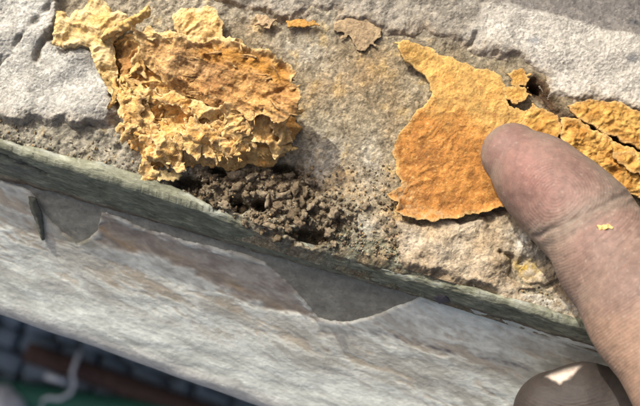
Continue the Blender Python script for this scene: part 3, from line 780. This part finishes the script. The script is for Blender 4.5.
def col_plain(a, b, rimc=None, seed=1.0):
    def f(V, Q, s):
        n1 = fbm(V[:, 0] * .25, V[:, 1] * .25, seed, 4); n2 = fbm(V[:, 0] * 1.2, V[:, 1] * 1.2, seed + 2, 4)
        c = lerp(np.array(a), np.array(b), np.clip(.5 + .8 * n1 + .4 * n2, 0, 1))
        c = lerp(c, np.array(a) * .68, np.clip(-n2 * 1.2 - n1 * .4 - .1, 0, 1) * .7)
        if rimc is not None: c = lerp(c, np.array(rimc), np.exp(-(s / .5) ** 2) * .55)
        return c
    return f

torn_piece('folded_tongue', [(103, 39), (106, 30), (116, 24), (128, 18), (139, 13), (147, 7), (152, 14), (146, 20), (136, 25), (124, 31), (114, 38)], 5.6, .6, .6, col_plain((.50, .30, .08), (.70, .50, .2), (.7, .54, .26), 64.0), 64.0, None, None, .2,
           lambda Q2, s_, P_: 1.5 * np.sqrt(np.clip(-s_ / 1.6, 0, 1)) + .35 * ridged(P_[:, 0] * .2 + P_[:, 1] * .2, (P_[:, 1] - P_[:, 0] * .35) * .8, 2.0, 2), rag=(.8, .4), material='fibre', parent=left_mat, octs=2)['label'] = 'ochre tongue folded back at the upper end'
torn_piece('pale_rim', [(140, 33), (150, 27), (166, 30), (180, 33), (200, 37), (224, 38), (240, 44), (226, 49), (200, 47), (176, 44), (156, 40)], 6.6, .3, .5, col_plain((.56, .36, .12), (.74, .55, .25), (.76, .6, .33), 66.0), 66.0, None, None, .2,
           lambda Q2, s_, P_: .9 * papery(P_[:, 0], P_[:, 1], 12.0, .24, .3, .5) + 1.2 * sstep(180, 240, Q2[:, 0]), rag=(1.0, .3), material='fibre', parent=left_mat, octs=2)['label'] = 'pale torn rim along the top of the brown flap'
# overlapping torn plies that make up the crumpled lower layer
pr = np.random.default_rng(77)
PL = [(126, 102, 10, 24, -8, 4.4), (148, 92, 22, 11, 15, 5.2), (176, 100, 26, 10, 22, 6.0), (206, 114, 26, 10, 12, 6.5), (140, 62, 9, 16, -20, 4.6), (147, 170, 10, 14, 8, 2.2), (284, 128, 13, 13, 0, 7.6), (268, 138, 20, 11, 30, 6.8), (242, 122, 22, 10, 35, 7.0)]
for q in range(20):
    cx = 130 + 146 * ((q * .618) % 1); cy = 112 + 42 * ((q * .381 + .13) % 1)
    if cx < 150 and cy > 148: cx += 22
    PL.append((cx, cy, pr.uniform(15, 28), pr.uniform(7, 12), pr.normal(58 if cx < 200 else 28, 22), 4.1 + 2.0 * sstep(130, 260, np.array(cx)) + .024 * (135 - cy) + pr.uniform(-.3, .9)))
for i, (cx, cy, rx, ry, an, z0_) in enumerate(PL):
    an = math.radians(an); pr = np.random.default_rng(300 + i)
    poly = []
    for q in range(21):
        th = 2 * math.pi * q / 21; rr = pr.uniform(.5, 1.25)
        ex, ey = rx * rr * math.cos(th), ry * rr * math.sin(th)
        poly.append((cx + ex * math.cos(an) - ey * math.sin(an), cy + ex * math.sin(an) + ey * math.cos(an)))
    tx, ty = pr.uniform(-.05, .05), pr.uniform(-.10, .0)
    kk = pr.uniform(0, 1)
    A_ = (AMBER * (1 - .5 * kk) + CREAM * .5 * kk) * pr.uniform(.78, 1.0); B_ = CREAM * (.92 + .08 * kk) * (1 - .3 * (1 - kk)) + AMBER * .3 * (1 - kk)
    torn_piece('torn_ply', poly, z0_, .25, .3, col_plain(tuple(A_), tuple(B_), (.80, .60, .32), 70.0 + i), 70.0 + i, None, None, .12,
               lambda Q2, s_, P_, cx=cx, cy=cy, tx=tx, ty=ty, i=i, an=an: np.clip((Q2[:, 0] - cx) * tx + (Q2[:, 1] - cy) * ty, -1.5, 1.8) - .3 * sstep(-.6, 0, s_) + 1.5 * papery(P_[:, 0], P_[:, 1], 20.0 + i, .26, .3 + an, .5, .4), rag=(1.1, .3), material='fibre', parent=left_mat, octs=2)

# torn tongues and shreds standing out of the mat
def shred(px, z0, ang, ln, wd, lift, curl, seed, nseg=7):
    """a tapering torn strip: root at photo point px, heading ang in the photo plane, bending upward"""
    root = top([px], z0)[0]
    d = math.cos(ang) * c_right + math.sin(ang) * -c_up; d[2] = 0; d /= np.linalg.norm(d)
    side = np.array([-d[1], d[0], 0])
    V = []
    r = np.random.default_rng(seed)
    k = r.uniform(-.4, .4)
    for i in range(nseg + 1):
        t = i / nseg
        p = root + d * ln * t + side * k * ln * t * t + np.array([0, 0, lift * t + curl * t * t])
        wv = wd * (1 - t) ** .6 * (1 + .35 * r.uniform(-1, 1)) + .05
        th = .28 * (1 - .5 * t)
        tw = r.uniform(-.3, .3) * wd
        V += [p - side * wv / 2 + [0, 0, tw], p + side * 0 + [0, 0, th * .6], p + side * wv / 2 - [0, 0, tw], p - [0, 0, th]]
    V = np.array(V); F = []
    for i in range(nseg):
        for j in range(4):
            F.append([i * 4 + j, i * 4 + (j + 1) % 4, i * 4 + 4 + (j + 1) % 4, i * 4 + 4 + j])
    F.append([3, 2, 1, 0]); F.append([nseg * 4 + j for j in range(4)])
    return V, np.array(F)
def z_of(fn, px, z0=4.0):
    p = top([px], z0)[:, :2]; return fn(p, np.array([-3.0]))[0, 2]
tongues = [((284, 146), 5.2, .4, 2.8, 2.2, -.3, -.6), ((292, 112), 9.0, .2, 2.6, 1.8, .1, .1), ((120, 88), 4.2, 1.9, 4.5, 2.2, -1.8, 0), ((128, 82), 4.6, 1.8, 4.6, 2.0, -1.5, .2),
           ((113, 78), 4.6, 1.45, 4.8, 1.8, -1.2, 0), ((136, 90), 5.0, -2.2, 3.6, 1.8, .8, .3), ((150, 100), 5.0, -2.5, 3.4, 1.8, .6, .5), ((140, 64), 4.6, 2.4, 3.6, 1.6, .4, .4), ((132, 74), 4.2, 2.6, 3.2, 1.6, .3, .4)]
for i, (p, z0_, a, ln, wd, lf, cu) in enumerate(tongues):
    V, F = shred(p, z0_, a, ln, wd, lf, cu, 100 + i)
    c = np.tile(lerp(AMBER, CREAM, np.array(random.uniform(.3, 1))), (len(V), 1)) if False else np.tile(AMBER * (1 - .6) + CREAM * .6 if i % 3 else CREAM, (len(V), 1))
    obj('torn_tongue', V, F, 'fibre', left_mat, c)
VA, FA, CA = [], [], []; n0 = 0
zone = top([(118, 84), (150, 72), (200, 108), (240, 106), (290, 120), (280, 156), (240, 164), (190, 160), (150, 160), (124, 134)], 3)[:, :2]
cnt = 0
while cnt < 150:
    px = (random.uniform(112, 300), random.uniform(60, 182))
    pp = top([px], 4)[:, :2]
    if sdpoly(pp, zone)[0] > -.2: continue
    zz = z_of(base_shape, px)
    V, F = shred(px, zz - .15, random.gauss(1.0, .9) + (math.pi if random.random() < .4 else 0), random.uniform(.8, 2.2), random.uniform(.5, 1.5), random.uniform(-.35, .3), random.uniform(-.3, .2), cnt, 4)
    k = random.random()
    VA.append(V); FA.append(F + n0); n0 += len(V); CA.append(np.tile((AMBER * (1 - k) + CREAM * k) * random.uniform(.85, 1.1), (len(V), 1))); cnt += 1
# the flap's own frayed fibres
for i in range(60):
    t = random.random()
    px = (random.uniform(150, 300), random.uniform(40, 125))
    pp = top([px], 7)[:, :2]
    sdf = sdpoly(pp, top(FLAP, 7)[:, :2])[0]
    if sdf > -.2: continue
    zz = flap_shape(pp, np.array([sdf]))[0, 2]
    V, F = shred(px, zz - .12, random.gauss(.45, .5) + (math.pi if random.random() < .5 else 0), random.uniform(1.0, 3.4), random.uniform(.3, .9), random.uniform(-.2, .15), random.uniform(-.15, .1), 2000 + i, 4)
    k = random.random()
    VA.append(V); FA.append(F + n0); n0 += len(V); CA.append(np.tile((np.array([.30, .155, .055]) * (1 - k) + np.array([.56, .36, .15]) * k), (len(V), 1)))
o = obj('loose_fibres', np.concatenate(VA), np.concatenate(FA), 'fibre', left_mat, np.concatenate(CA)); o['kind'] = 'stuff'

ORANGE = [(394, 44), (402, 41), (418, 45), (440, 54), (460, 61), (485, 69), (503, 75), (507, 86), (504, 98), (514, 106), (524, 110), (536, 116), (546, 128), (550, 150), (545, 175), (528, 198), (508, 208), (480, 213), (458, 218), (435, 221), (408, 220), (392, 213), (398, 203),
          (388, 195), (400, 186), (397, 168), (391, 152), (399, 136), (409, 119), (421, 106), (429, 96), (432, 87), (425, 75), (412, 66), (399, 57)]
def col_orange(V, Q, s):
    n1 = fbm(V[:, 0] * .2, V[:, 1] * .2, 43.0, 4); n2 = fbm(V[:, 0] * .9, V[:, 1] * .9, 45.0, 4); n3 = fbm(V[:, 0] * 2.2, V[:, 1] * 2.2, 46.0, 3)
    yel = np.clip(sstep(135, 75, Q[:, 1] + 34 * n1 - (Q[:, 0] - 450) * .18) + blob(Q, 500, 120, 30, 18) * .5, 0, 1)
    c = lerp(np.array([.40, .175, .04]), np.array([.62, .39, .12]), yel * .92 + .03)
    c = lerp(c, np.array([.54, .29, .085]), np.clip(n2 * 1.2 + n1 * .5, 0, 1) * .6)
    c = lerp(c, np.array([.30, .13, .04]), np.clip(blob(Q, 425, 165, 34, 34) * .5 + n2 * -.9 - n1 * .5, 0, 1) * .75)
    c = lerp(c, np.array([.72, .53, .24]), np.clip(n3 * 2.0 - .85, 0, 1) * .7)
    c = lerp(c, np.array([.27, .105, .03]), np.clip(-n3 * 1.8 - .8 - .4 * n1, 0, 1) * .6 * (1 - .6 * yel))
    c = c * (1 + .22 * n1[:, None])
    c = lerp(c, np.array([.62, .43, .17]), np.exp(-(s / .45) ** 2) * .6)
    c = lerp(c, np.array([.38, .27, .15]), np.clip(blob(Q, 402, 200, 14, 20) + blob(Q, 425, 216, 26, 7), 0, 1) * np.clip(.3 + n2, 0, 1))
    return c
lift_o = lambda Q, s, P: 1.5 * blob(Q, 402, 50, 16, 14) + 1.0 * sstep(-2.2, 0, s) * (sstep(185, 205, Q[:, 1]) + sstep(425, 400, Q[:, 0]) * .5)
torn_piece('fibrous_sheet', ORANGE, 1.7, .42, .7, col_orange, 43.0, 'flat orange fibrous sheet with a pointed tongue, pressed by the thumb tip', 'insulation sheet', .15, lift_o)
RP = col_plain((.42, .20, .042), (.60, .365, .10), (.62, .43, .19), 51.0)
torn_piece('sheet_flake', [(507, 73), (520, 67), (531, 75), (526, 86), (512, 85)], 2.1, .4, .7, RP, 52.0, 'small upper yellow flake at the dark hole beside the orange sheet', 'flake', rag=(.75, .7))
torn_piece('sheet_flake', [(503, 90), (514, 85), (527, 88), (531, 95), (518, 104), (506, 100)], 2.0, .4, .7, RP, 53.0, 'small lower yellow flake just below another, at the dark hole', 'flake', rag=(.75, .7))
torn_piece('sheet_flake', [(534, 106), (545, 108), (559, 117), (562, 130), (556, 142), (545, 150), (530, 140), (520, 126), (526, 112)], 2.3, .5, .8, RP, 54.0, 'cream yellow flake peeking out above the thumb tip', 'flake', rag=(.8, .7))
torn_piece('torn_layer', [(562, 118), (574, 117), (590, 126), (606, 136), (626, 146), (650, 156), (700, 175), (700, 230), (650, 205), (630, 192), (612, 186), (594, 172), (578, 160), (566, 148), (559, 134)], 2.4, 1.1, 1.0, RP, 55.0, 'thick lumpy yellow layer to the right of the thumb', 'insulation layer', .26)
torn_piece('torn_layer', [(564, 104), (588, 99), (612, 101), (640, 110), (700, 132), (700, 166), (650, 152), (628, 144), (604, 132), (584, 122)], 2.6, .8, .9, RP, 56.0, 'narrow yellow layer tucked under the sandy render at right', 'insulation layer', .26)
torn_piece('torn_layer', [(612, 150), (628, 150), (650, 160), (690, 178), (690, 196), (650, 178), (626, 170)], 3.9, .7, .7, RP, 57.0, 'small ragged yellow piece lying on the lumpy layer at the right border', 'insulation layer', .3)
torn_piece('fibre_lump', [(172, 30), (174, 14), (180, 8), (192, 9), (205, 6), (218, 10), (222, 24), (224, 40), (206, 44), (188, 40)], 4.2, .9, 2.4, col_plain((.55, .34, .12), (.70, .51, .23), (.72, .56, .3), 58.0), 58.0, 'pale yellow lump of fibre behind the brown flap', 'fibre lump', .3)
torn_piece('sheet_flake', [(332, 24), (346, 17), (362, 18), (380, 24), (383, 34), (373, 45), (361, 49), (352, 40), (340, 34)], 0.5, .3, .18, col_plain((.34, .25, .15), (.46, .345, .20), None, 59.0), 59.0, 'dull ochre flake stuck on the bare mortar under the render edge', 'flake', rag=(1.2, .6))
torn_piece('sheet_flake', [(285, 21), (298, 19), (312, 21), (318, 25), (302, 27), (288, 27)], 1.5, .3, .5, col_plain((.46, .24, .06), (.56, .34, .11), None, 60.0), 60.0, 'thin orange sliver under the rubble edge at top centre', 'flake', rag=(.8, .7))
torn_piece('sheet_flake', [(255, 14), (266, 13), (274, 20), (270, 27), (258, 24)], 1.6, .3, .6, col_plain((.42, .30, .17), (.52, .40, .25), None, 61.0), 61.0, 'small tan flake left of the thin orange sliver at top', 'flake', rag=(.8, .7))
torn_piece('sheet_flake', [(152, 172), (168, 170), (186, 174), (180, 180), (160, 181)], 1.2, .35, .7, col_plain((.52, .38, .16), (.62, .50, .26), None, 62.0), 62.0, 'flat buff scrap lying at the dark hole by the green strip', 'flake', rag=(.8, .7))

# ================================================================== SOIL CRUMBS
variants = []
for k in range(9):
    bm = bmesh.new(); bmesh.ops.create_icosphere(bm, subdivisions=3, radius=1)
    V = np.array([v.co for v in bm.verts]); F = np.array([[l.index for l in f.verts] for f in bm.faces]); bm.free()
    sq = np.array([random.uniform(.6, 1.6), random.uniform(.6, 1.2), random.uniform(.5, 1.0)])
    d = np.full(len(V), .5)
    for q in range(13):
        cc = rng.normal(size=3); cc *= rng.uniform(.35, .75) / np.linalg.norm(cc); rr = rng.uniform(.28, .5)
        bq = V @ cc; disc = bq * bq - (cc @ cc - rr * rr)
        d = np.maximum(d, np.where(disc > 0, bq + np.sqrt(np.maximum(disc, 0)), 0))
    d = d * (1 + .30 * fbm(V[:, 0] * 2.5 + k, V[:, 1] * 2.5, V[:, 2] * 2.5, 4, gain=.65))
    V = V * d[:, None] * sq
    for tone in range(3):
        col = np.array([[.18, .13, .088], [.25, .19, .135], [.135, .098, .066]])[tone] * (1 + .25 * fbm(V[:, 0] * 2, V[:, 1] * 2, V[:, 2] * 2, 3)[:, None])
        me = mesh('soil_crumb', V, F, col); me.materials.append(M['soil']); variants.append(me)
big = [(236, 176, 7.5), (239, 187, 6.5), (227, 197, 6.5), (246, 195, 6), (262, 194, 7), (271, 186, 6), (284, 196, 7.5), (296, 188, 6.5), (305, 193, 5.5), (273, 212, 6), (292, 214, 6.5), (281, 222, 6), (258, 220, 5.5), (310, 207, 6), (318, 218, 6),
       (300, 222, 6), (324, 206, 5), (216, 186, 5.5), (252, 178, 5), (264, 175, 5.5), (290, 176, 5), (333, 214, 5), (328, 232, 5), (246, 224, 5), (262, 232, 5.5), (278, 238, 5.5), (294, 236, 5), (334, 244, 5), (352, 208, 4.5), (366, 206, 4), (310, 182, 5), (214, 203, 4.5), (205, 180, 4.5)]
zpoly = np.array(CRUMB_ZONE, float)
big += [(250, 186, 5), (256, 203, 5), (268, 200, 5), (279, 206, 5.5), (290, 204, 5), (302, 202, 5), (298, 213, 5), (312, 196, 4.5), (288, 229, 5), (304, 214, 5), (270, 226, 5), (243, 210, 4.5), (234, 210, 4.5), (225, 205, 4.5), (282, 188, 5)]
pl = list(big); tries = 0
while len(pl) < 240 and tries < 20000:
    tries += 1
    px, py = random.uniform(175, 425), random.uniform(163, 262)
    sdv = sdpoly(np.array([[px, py]]), zpoly)[0]
    if sdv > 2 and not (375 < px < 425 and 200 < py < 258 and random.random() < .35): continue
    if py > 143 + .31 * px + 2: continue
    r = random.choice((1.6, 2, 2.4, 3, 3.6)) if px < 330 else random.choice((1.2, 1.6, 2.0, 2.6))
    if holes(np.array([[px, py]]))[0] > .55 and random.random() < .85: continue
    if any((px - a) ** 2 + (py - b) ** 2 < (.75 * (r + c_)) ** 2 for a, b, c_ in pl): continue
    pl.append((px, py, r))
for i, (px, py, r) in enumerate(pl):
    if i < len(big): r *= 1.08
    zz = bed_z([(px, py)])[0]; rr = r * .2
    p = top([(px, py)], zz + rr * .35)[0]
    o = bpy.data.objects.new('soil_crumb', variants[random.randrange(len(variants))]); link(o)
    o.location = Vector(p) / 1000; o.rotation_euler = [random.uniform(0, 6.28) for _ in range(3)]; s_ = rr * random.uniform(.9, 1.15); o.scale = (s_, s_, s_)
    tag(o, 'grey-brown crumb of dry soil in the loose heap between mat and front edge', 'soil crumb', 'soil crumbs in the loose heap')
# fine grains too small to tell apart
VA, FA, CA = [], [], []; n0 = 0
bm = bmesh.new(); bmesh.ops.create_icosphere(bm, subdivisions=1, radius=1)
IV = np.array([v.co for v in bm.verts]); IF = np.array([[l.index for l in f.verts] for f in bm.faces]); bm.free()
spots = []
while len(spots) < 1500:
    if random.random() < .6: px, py = random.uniform(190, 430), random.uniform(165, 275)
    else:
        px = random.uniform(0, 600); py = 143 + .31 * px - abs(random.gauss(0, 14)) - 2
    if py > 143 + .31 * px - 1: continue
    spots.append((px, py))
zz = bed_z(spots); pw = top(spots)
for (px, py), z_, p in zip(spots, zz, pw):
    r = random.uniform(.10, .34)
    V = IV * (r * (1 + .5 * rng.uniform(-1, 1, (len(IV), 1)))) * rng.uniform(.7, 1.2, 3) + np.array([p[0], p[1], z_ + r * .3])
    VA.append(V); FA.append(IF + n0); n0 += len(V)
    col = random.choice(([.25, .20, .15], [.33, .28, .22], [.2, .16, .12], [.34, .23, .13]))
    CA.append(np.tile(np.array(col), (len(V), 1)))
o = obj('loose_grit', np.concatenate(VA), np.concatenate(FA), 'soil', None, np.concatenate(CA), smooth=False)
tag(o, 'fine brown grit scattered along the front of the ledge', 'grit', kind='stuff')

# ================================================================== THE HAND
def HP(px, py, z): return top([(px, py)], z)[0]
ZF = .8
def chain(pts):
    return [(HP(x, y, z), r) for x, y, z, r in pts]
thumb = chain([(513, 155, 7.4, 6.3), (540, 179, 9.2, 8.4), (566, 203, 10.6, 9.2), (587, 222, 12.6, 9.3), (612, 260, 16.8, 10.1), (652, 312, 23, 11.7), (706, 382, 28, 12.8), (770, 462, 29, 15)])
index = chain([(556, 414, -9.5, 8.8), (585, 412, -8.5, 9.7), (628, 424, -7, 10.2), (705, 452, -3, 10.6), (800, 474, 8, 12)])
fingers = [chain([(600, 510, -14, 8.6), (650, 505, -13, 9.6), (730, 520, -8, 10.4), (850, 540, 8, 12)]), chain([(640, 600, -14, 8.2), (690, 594, -13, 9.2), (770, 600, -8, 10), (880, 606, 8, 11.5)]),
           chain([(720, 680, -12, 7.4), (760, 672, -11, 8.2), (820, 668, -6, 9), (900, 664, 6, 11)])]
palm = [chain([(800, 474, 10, 13), (940, 560, 18, 16)]), chain([(850, 540, 10, 13), (950, 580, 18, 17)]), chain([(880, 606, 10, 12.5), (960, 600, 18, 17)]), chain([(760, 470, 27, 15), (940, 560, 22, 17)]),
        chain([(900, 664, 8, 12), (960, 610, 18, 17)]), chain([(950, 580, 20, 19), (1080, 640, 26, 19), (1240, 720, 34, 23)])]
def rcone(P, a, b, ra, rb):
    ab = b - a; L2 = ab @ ab
    t = np.clip(((P - a) @ ab) / L2, 0, 1)
    return np.linalg.norm(P - a - t[:, None] * ab, axis=1) - (ra + (rb - ra) * t)
def smin(a, b, k):
    h_ = np.clip(.5 + .5 * (b - a) / k, 0, 1)
    return b * (1 - h_) + a * h_ - k * h_ * (1 - h_)
def chain_sd(P, ch, k=3.0, flat=1.0):
    sc_ = np.array([1, 1, 1 / flat]); Pq = P * sc_
    d = None
    for (a, ra), (b, rb) in zip(ch[:-1], ch[1:]):
        q = rcone(Pq, a * sc_, b * sc_, ra, rb)
        d = q if d is None else smin(d, q, k)
    return d * (flat if flat < 1 else 1) ** .5
def hand_sd(P, parts=False):
    dt = chain_sd(P, thumb, 2.2, ZF); di = chain_sd(P, index, 2.0, .95)
    d = chain_sd(P, palm[0], 4)
    for ch in palm[1:]: d = smin(d, chain_sd(P, ch, 4), 8)
    for ch in fingers: d = smin(d, chain_sd(P, ch, 2), 3)
    if parts: return dt, di, d
    return smin(smin(d, dt, 6), di, 4)
allp = np.array([p for ch in [thumb, index] + fingers + palm for p, r in ch]); allr = max(r for ch in [thumb, index] + fingers + palm for p, r in ch)
lo, hi = allp.min(0) - np.array([16, 16, 16]), allp.max(0) + np.array([26, 20, 24])
GS = 1.6
ax = [np.arange(lo[k], hi[k], GS) for k in range(3)]
nX, nY, nZ = [len(a) for a in ax]
G = np.stack(np.meshgrid(*ax, indexing='ij'), -1).reshape(-1, 3)
val = np.concatenate([hand_sd(ck) for ck in np.array_split(G, 8)]).reshape(nX, nY, nZ)
sg = val < 0
mixd = np.zeros((nX - 1, nY - 1, nZ - 1), int)
for i in (0, 1):
    for j in (0, 1):
        for k in (0, 1): mixd += sg[i:nX - 1 + i, j:nY - 1 + j, k:nZ - 1 + k]
act = (mixd > 0) & (mixd < 8)
vid = -np.ones(act.shape, int); vid[act] = np.arange(act.sum())
HV = np.argwhere(act) * GS + lo + GS / 2
HF = []
for axn in range(3):
    o1, o2 = [(1, 2), (2, 0), (0, 1)][axn]
    A = np.moveaxis(sg, (axn, o1, o2), (0, 1, 2)); I = np.moveaxis(vid, (axn, o1, o2), (0, 1, 2))
    ch_ = A[:-1, 1:-1, 1:-1] != A[1:, 1:-1, 1:-1]
    q = np.stack([I[:, :-1, :-1], I[:, 1:, :-1], I[:, 1:, 1:], I[:, :-1, 1:]], -1)[ch_]
    fl = ~A[:-1, 1:-1, 1:-1][ch_]
    q[fl] = q[fl][:, ::-1]
    HF.append(q)
HF = np.concatenate(HF)
def project(V, it=3):
    for _ in range(it):
        d0 = hand_sd(V); e = .05
        g_ = np.stack([hand_sd(V + e * np.eye(3)[k]) - d0 for k in range(3)], -1) / e
        V = V - (d0 / np.maximum((g_ * g_).sum(1), .2))[:, None] * g_
    return V, g_ / np.linalg.norm(g_, axis=1)[:, None]
def subdiv(V, F):
    n = len(V); E = np.sort(np.concatenate([F[:, [k, (k + 1) % 4]] for k in range(4)]), 1)
    ue, inv = np.unique(E, axis=0, return_inverse=True); inv = inv.ravel()
    m_ = len(F); ei = inv.reshape(4, m_).T + n
    fc = np.arange(m_) + n + len(ue)
    V2 = np.concatenate([V, V[ue].mean(1), V[F].mean(1)])
    F2 = np.concatenate([np.stack([F[:, k], ei[:, k], fc, ei[:, (k + 3) % 4]], -1) for k in range(4)])
    return V2, F2
def relax(V, F, it=2):
    for _ in range(it):
        acc = np.zeros_like(V); cn = np.zeros(len(V))
        for k in range(4):
            np.add.at(acc, F[:, k], V[F[:, (k + 1) % 4]] + V[F[:, (k + 3) % 4]]); np.add.at(cn, F[:, k], 2)
        V = V * .4 + .6 * acc / np.maximum(cn, 1)[:, None]
    return V
HV = relax(HV, HF, 3); HV, _ = project(HV, 3)
HV, HF = subdiv(HV, HF); HV, _ = project(HV, 2)
HV, HF = subdiv(HV, HF); HV, HN = project(HV, 2)
HQ = proj(HV)
dt, di, dp = hand_sd(HV, True)
upf = sstep(.1, .5, HN @ c_dir)
th_m = sstep(3, -1, dt - np.minimum(di, dp)) 
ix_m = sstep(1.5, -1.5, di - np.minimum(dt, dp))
cr1 = sdline(HQ, [(526, 242), (545, 232), (562, 226), (590, 211), (612, 200), (634, 192)]); cr2 = sdline(HQ, [(540, 250), (566, 238), (596, 221), (618, 208), (636, 202)])
wob = 2.0 * fbm(HV[:, 0] * .4, HV[:, 1] * .4, 3.0, 3)
disp = -.38 * np.exp(-((cr1 + wob) / 2.8) ** 2) - .2 * np.exp(-((cr2 + wob) / 2.4) ** 2) + .35 * blob(HQ, 545, 178, 34, 26, 45)
# fine skin folds between the creases and along the lower joint
ax_d = np.array([.62, .78])
along = (HQ @ ax_d)
folds = (blob(HQ, 610, 252, 60, 50, 50) * .07 + np.exp(-(cr1 / 16) ** 2) * .05) * np.sin(along * .9 + 5 * fbm(HV[:, 0] * .15, HV[:, 1] * .15, 1.0, 3))
cr3 = sdline(HQ, [(572, 290), (600, 276), (628, 262), (650, 250)]); cr4 = sdline(HQ, [(552, 262), (580, 252), (604, 236), (640, 222)])
disp = disp - .10 * np.exp(-((cr3 + 2 * wob) / 2.4) ** 2) - .10 * np.exp(-((cr4 + 2 * wob) / 2.2) ** 2)
disp = (disp + folds) * upf * th_m + .06 * fbm(HV[:, 0] * .5, HV[:, 1] * .5, HV[:, 2] * .5, 4)
HV = HV + HN * disp[:, None]
n1 = fbm(HV[:, 0] * .12, HV[:, 1] * .12, HV[:, 2] * .12, 4); n2 = fbm(HV[:, 0] * .7, HV[:, 1] * .7, HV[:, 2] * .7, 4)
skin = np.array([.205, .118, .098])
c = np.tile(skin, (len(HV), 1))
c = lerp(c, np.array([.235, .108, .09]), np.clip(blob(HQ, 530, 170, 34, 18, 50), 0, 1) * .9)
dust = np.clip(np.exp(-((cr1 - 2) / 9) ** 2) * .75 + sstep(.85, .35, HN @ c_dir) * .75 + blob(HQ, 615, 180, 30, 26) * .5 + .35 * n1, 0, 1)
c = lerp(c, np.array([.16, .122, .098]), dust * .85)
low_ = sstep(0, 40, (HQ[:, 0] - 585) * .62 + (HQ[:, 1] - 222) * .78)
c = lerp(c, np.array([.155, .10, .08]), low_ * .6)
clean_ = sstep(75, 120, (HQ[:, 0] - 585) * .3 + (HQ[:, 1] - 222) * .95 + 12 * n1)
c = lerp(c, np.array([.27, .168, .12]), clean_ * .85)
c = lerp(c, np.array([.036, .027, .023]), ix_m)  # lower finger coloured dark to stand for the shade on it
wedge = np.array([(546, 376), (553, 371), (566, 366), (582, 364), (575, 373), (567, 379), (560, 383), (553, 380)], float)   # sun highlight painted at the nail edge of the lower finger
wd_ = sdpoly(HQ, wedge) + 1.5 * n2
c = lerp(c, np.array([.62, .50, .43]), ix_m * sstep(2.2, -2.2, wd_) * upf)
c = c * (1 + .18 * n2[:, None] + .22 * n1[:, None])
c = lerp(c, np.array([.40, .34, .28]), np.clip(fbm(HV[:, 0] * 2.2, HV[:, 1] * 2.2, HV[:, 2] * 2.2, 3) * 2.2 - 1.0, 0, 1) * .35 * (1 - ix_m))
M['skin'] = mat('dusty_skin', 2600, 600, .20, .5, .00014, .62, .35, .05, sss=.35, sss_r=(1, .35, .2), sss_scale=.0012, tint=(.95, 1, .96))
t = M['skin'].node_tree
wv = t.nodes.new('ShaderNodeTexWave'); wv.wave_type = 'RINGS'; wv.rings_direction = 'SPHERICAL'; wv.inputs['Scale'].default_value = 560; wv.inputs['Distortion'].default_value = 7.0; wv.inputs['Detail'].default_value = 1.5; wv.inputs['Detail Scale'].default_value = .35
mpn = t.nodes.new('ShaderNodeMapping'); pc_ = HP(556, 196, 17) / 1000; mpn.inputs['Location'].default_value = (-pc_[0], -pc_[1], -pc_[2])
tcn = t.nodes.new('ShaderNodeTexCoord'); t.links.new(tcn.outputs['Object'], mpn.inputs[0]); t.links.new(mpn.outputs[0], wv.inputs[0])
bp2 = t.nodes.new('ShaderNodeBump'); bp2.inputs['Strength'].default_value = .17; bp2.inputs['Distance'].default_value = .00012
old = t.nodes['Principled BSDF'].inputs['Normal'].links[0].from_socket
t.links.new(wv.outputs['Fac'], bp2.inputs['Height']); t.links.new(old, bp2.inputs['Normal']); t.links.new(bp2.outputs[0], t.nodes['Principled BSDF'].inputs['Normal'])
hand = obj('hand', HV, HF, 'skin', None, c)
tag(hand, 'dusty hand with its thumb tip on the orange sheet and a fingertip below with shade painted into its dark colour', 'hand')
def on_hand(P, lift):
    for _ in range(6):
        d0 = hand_sd(P)
        P = P.copy(); P[:, 2] -= (d0 - lift) * .8
    return P
# crumb of yellow fibre stuck on the thumb
nv_ = top([(590, 229), (596, 227), (602, 228), (605, 231), (598, 233), (592, 233)], 18)[:, :2]
V, F, P2, s_ = sheet(nv_, .12, (.3, 1.2), 4.0, lambda P2, s: on_hand(np.column_stack([P2, np.full(len(P2), 20.0)]), .2) + .3 * np.column_stack([0 * P2, fbm(P2[:, 0] * 1.5, P2[:, 1] * 1.5, 2.0, 3)]), thick=.3)
tag(obj('fibre_crumb', V, F, 'sheet', None, np.tile(np.array([.66, .44, .17]), (len(V), 1))), 'tiny yellow crumb stuck on the thumb below the joint crease', 'crumb')
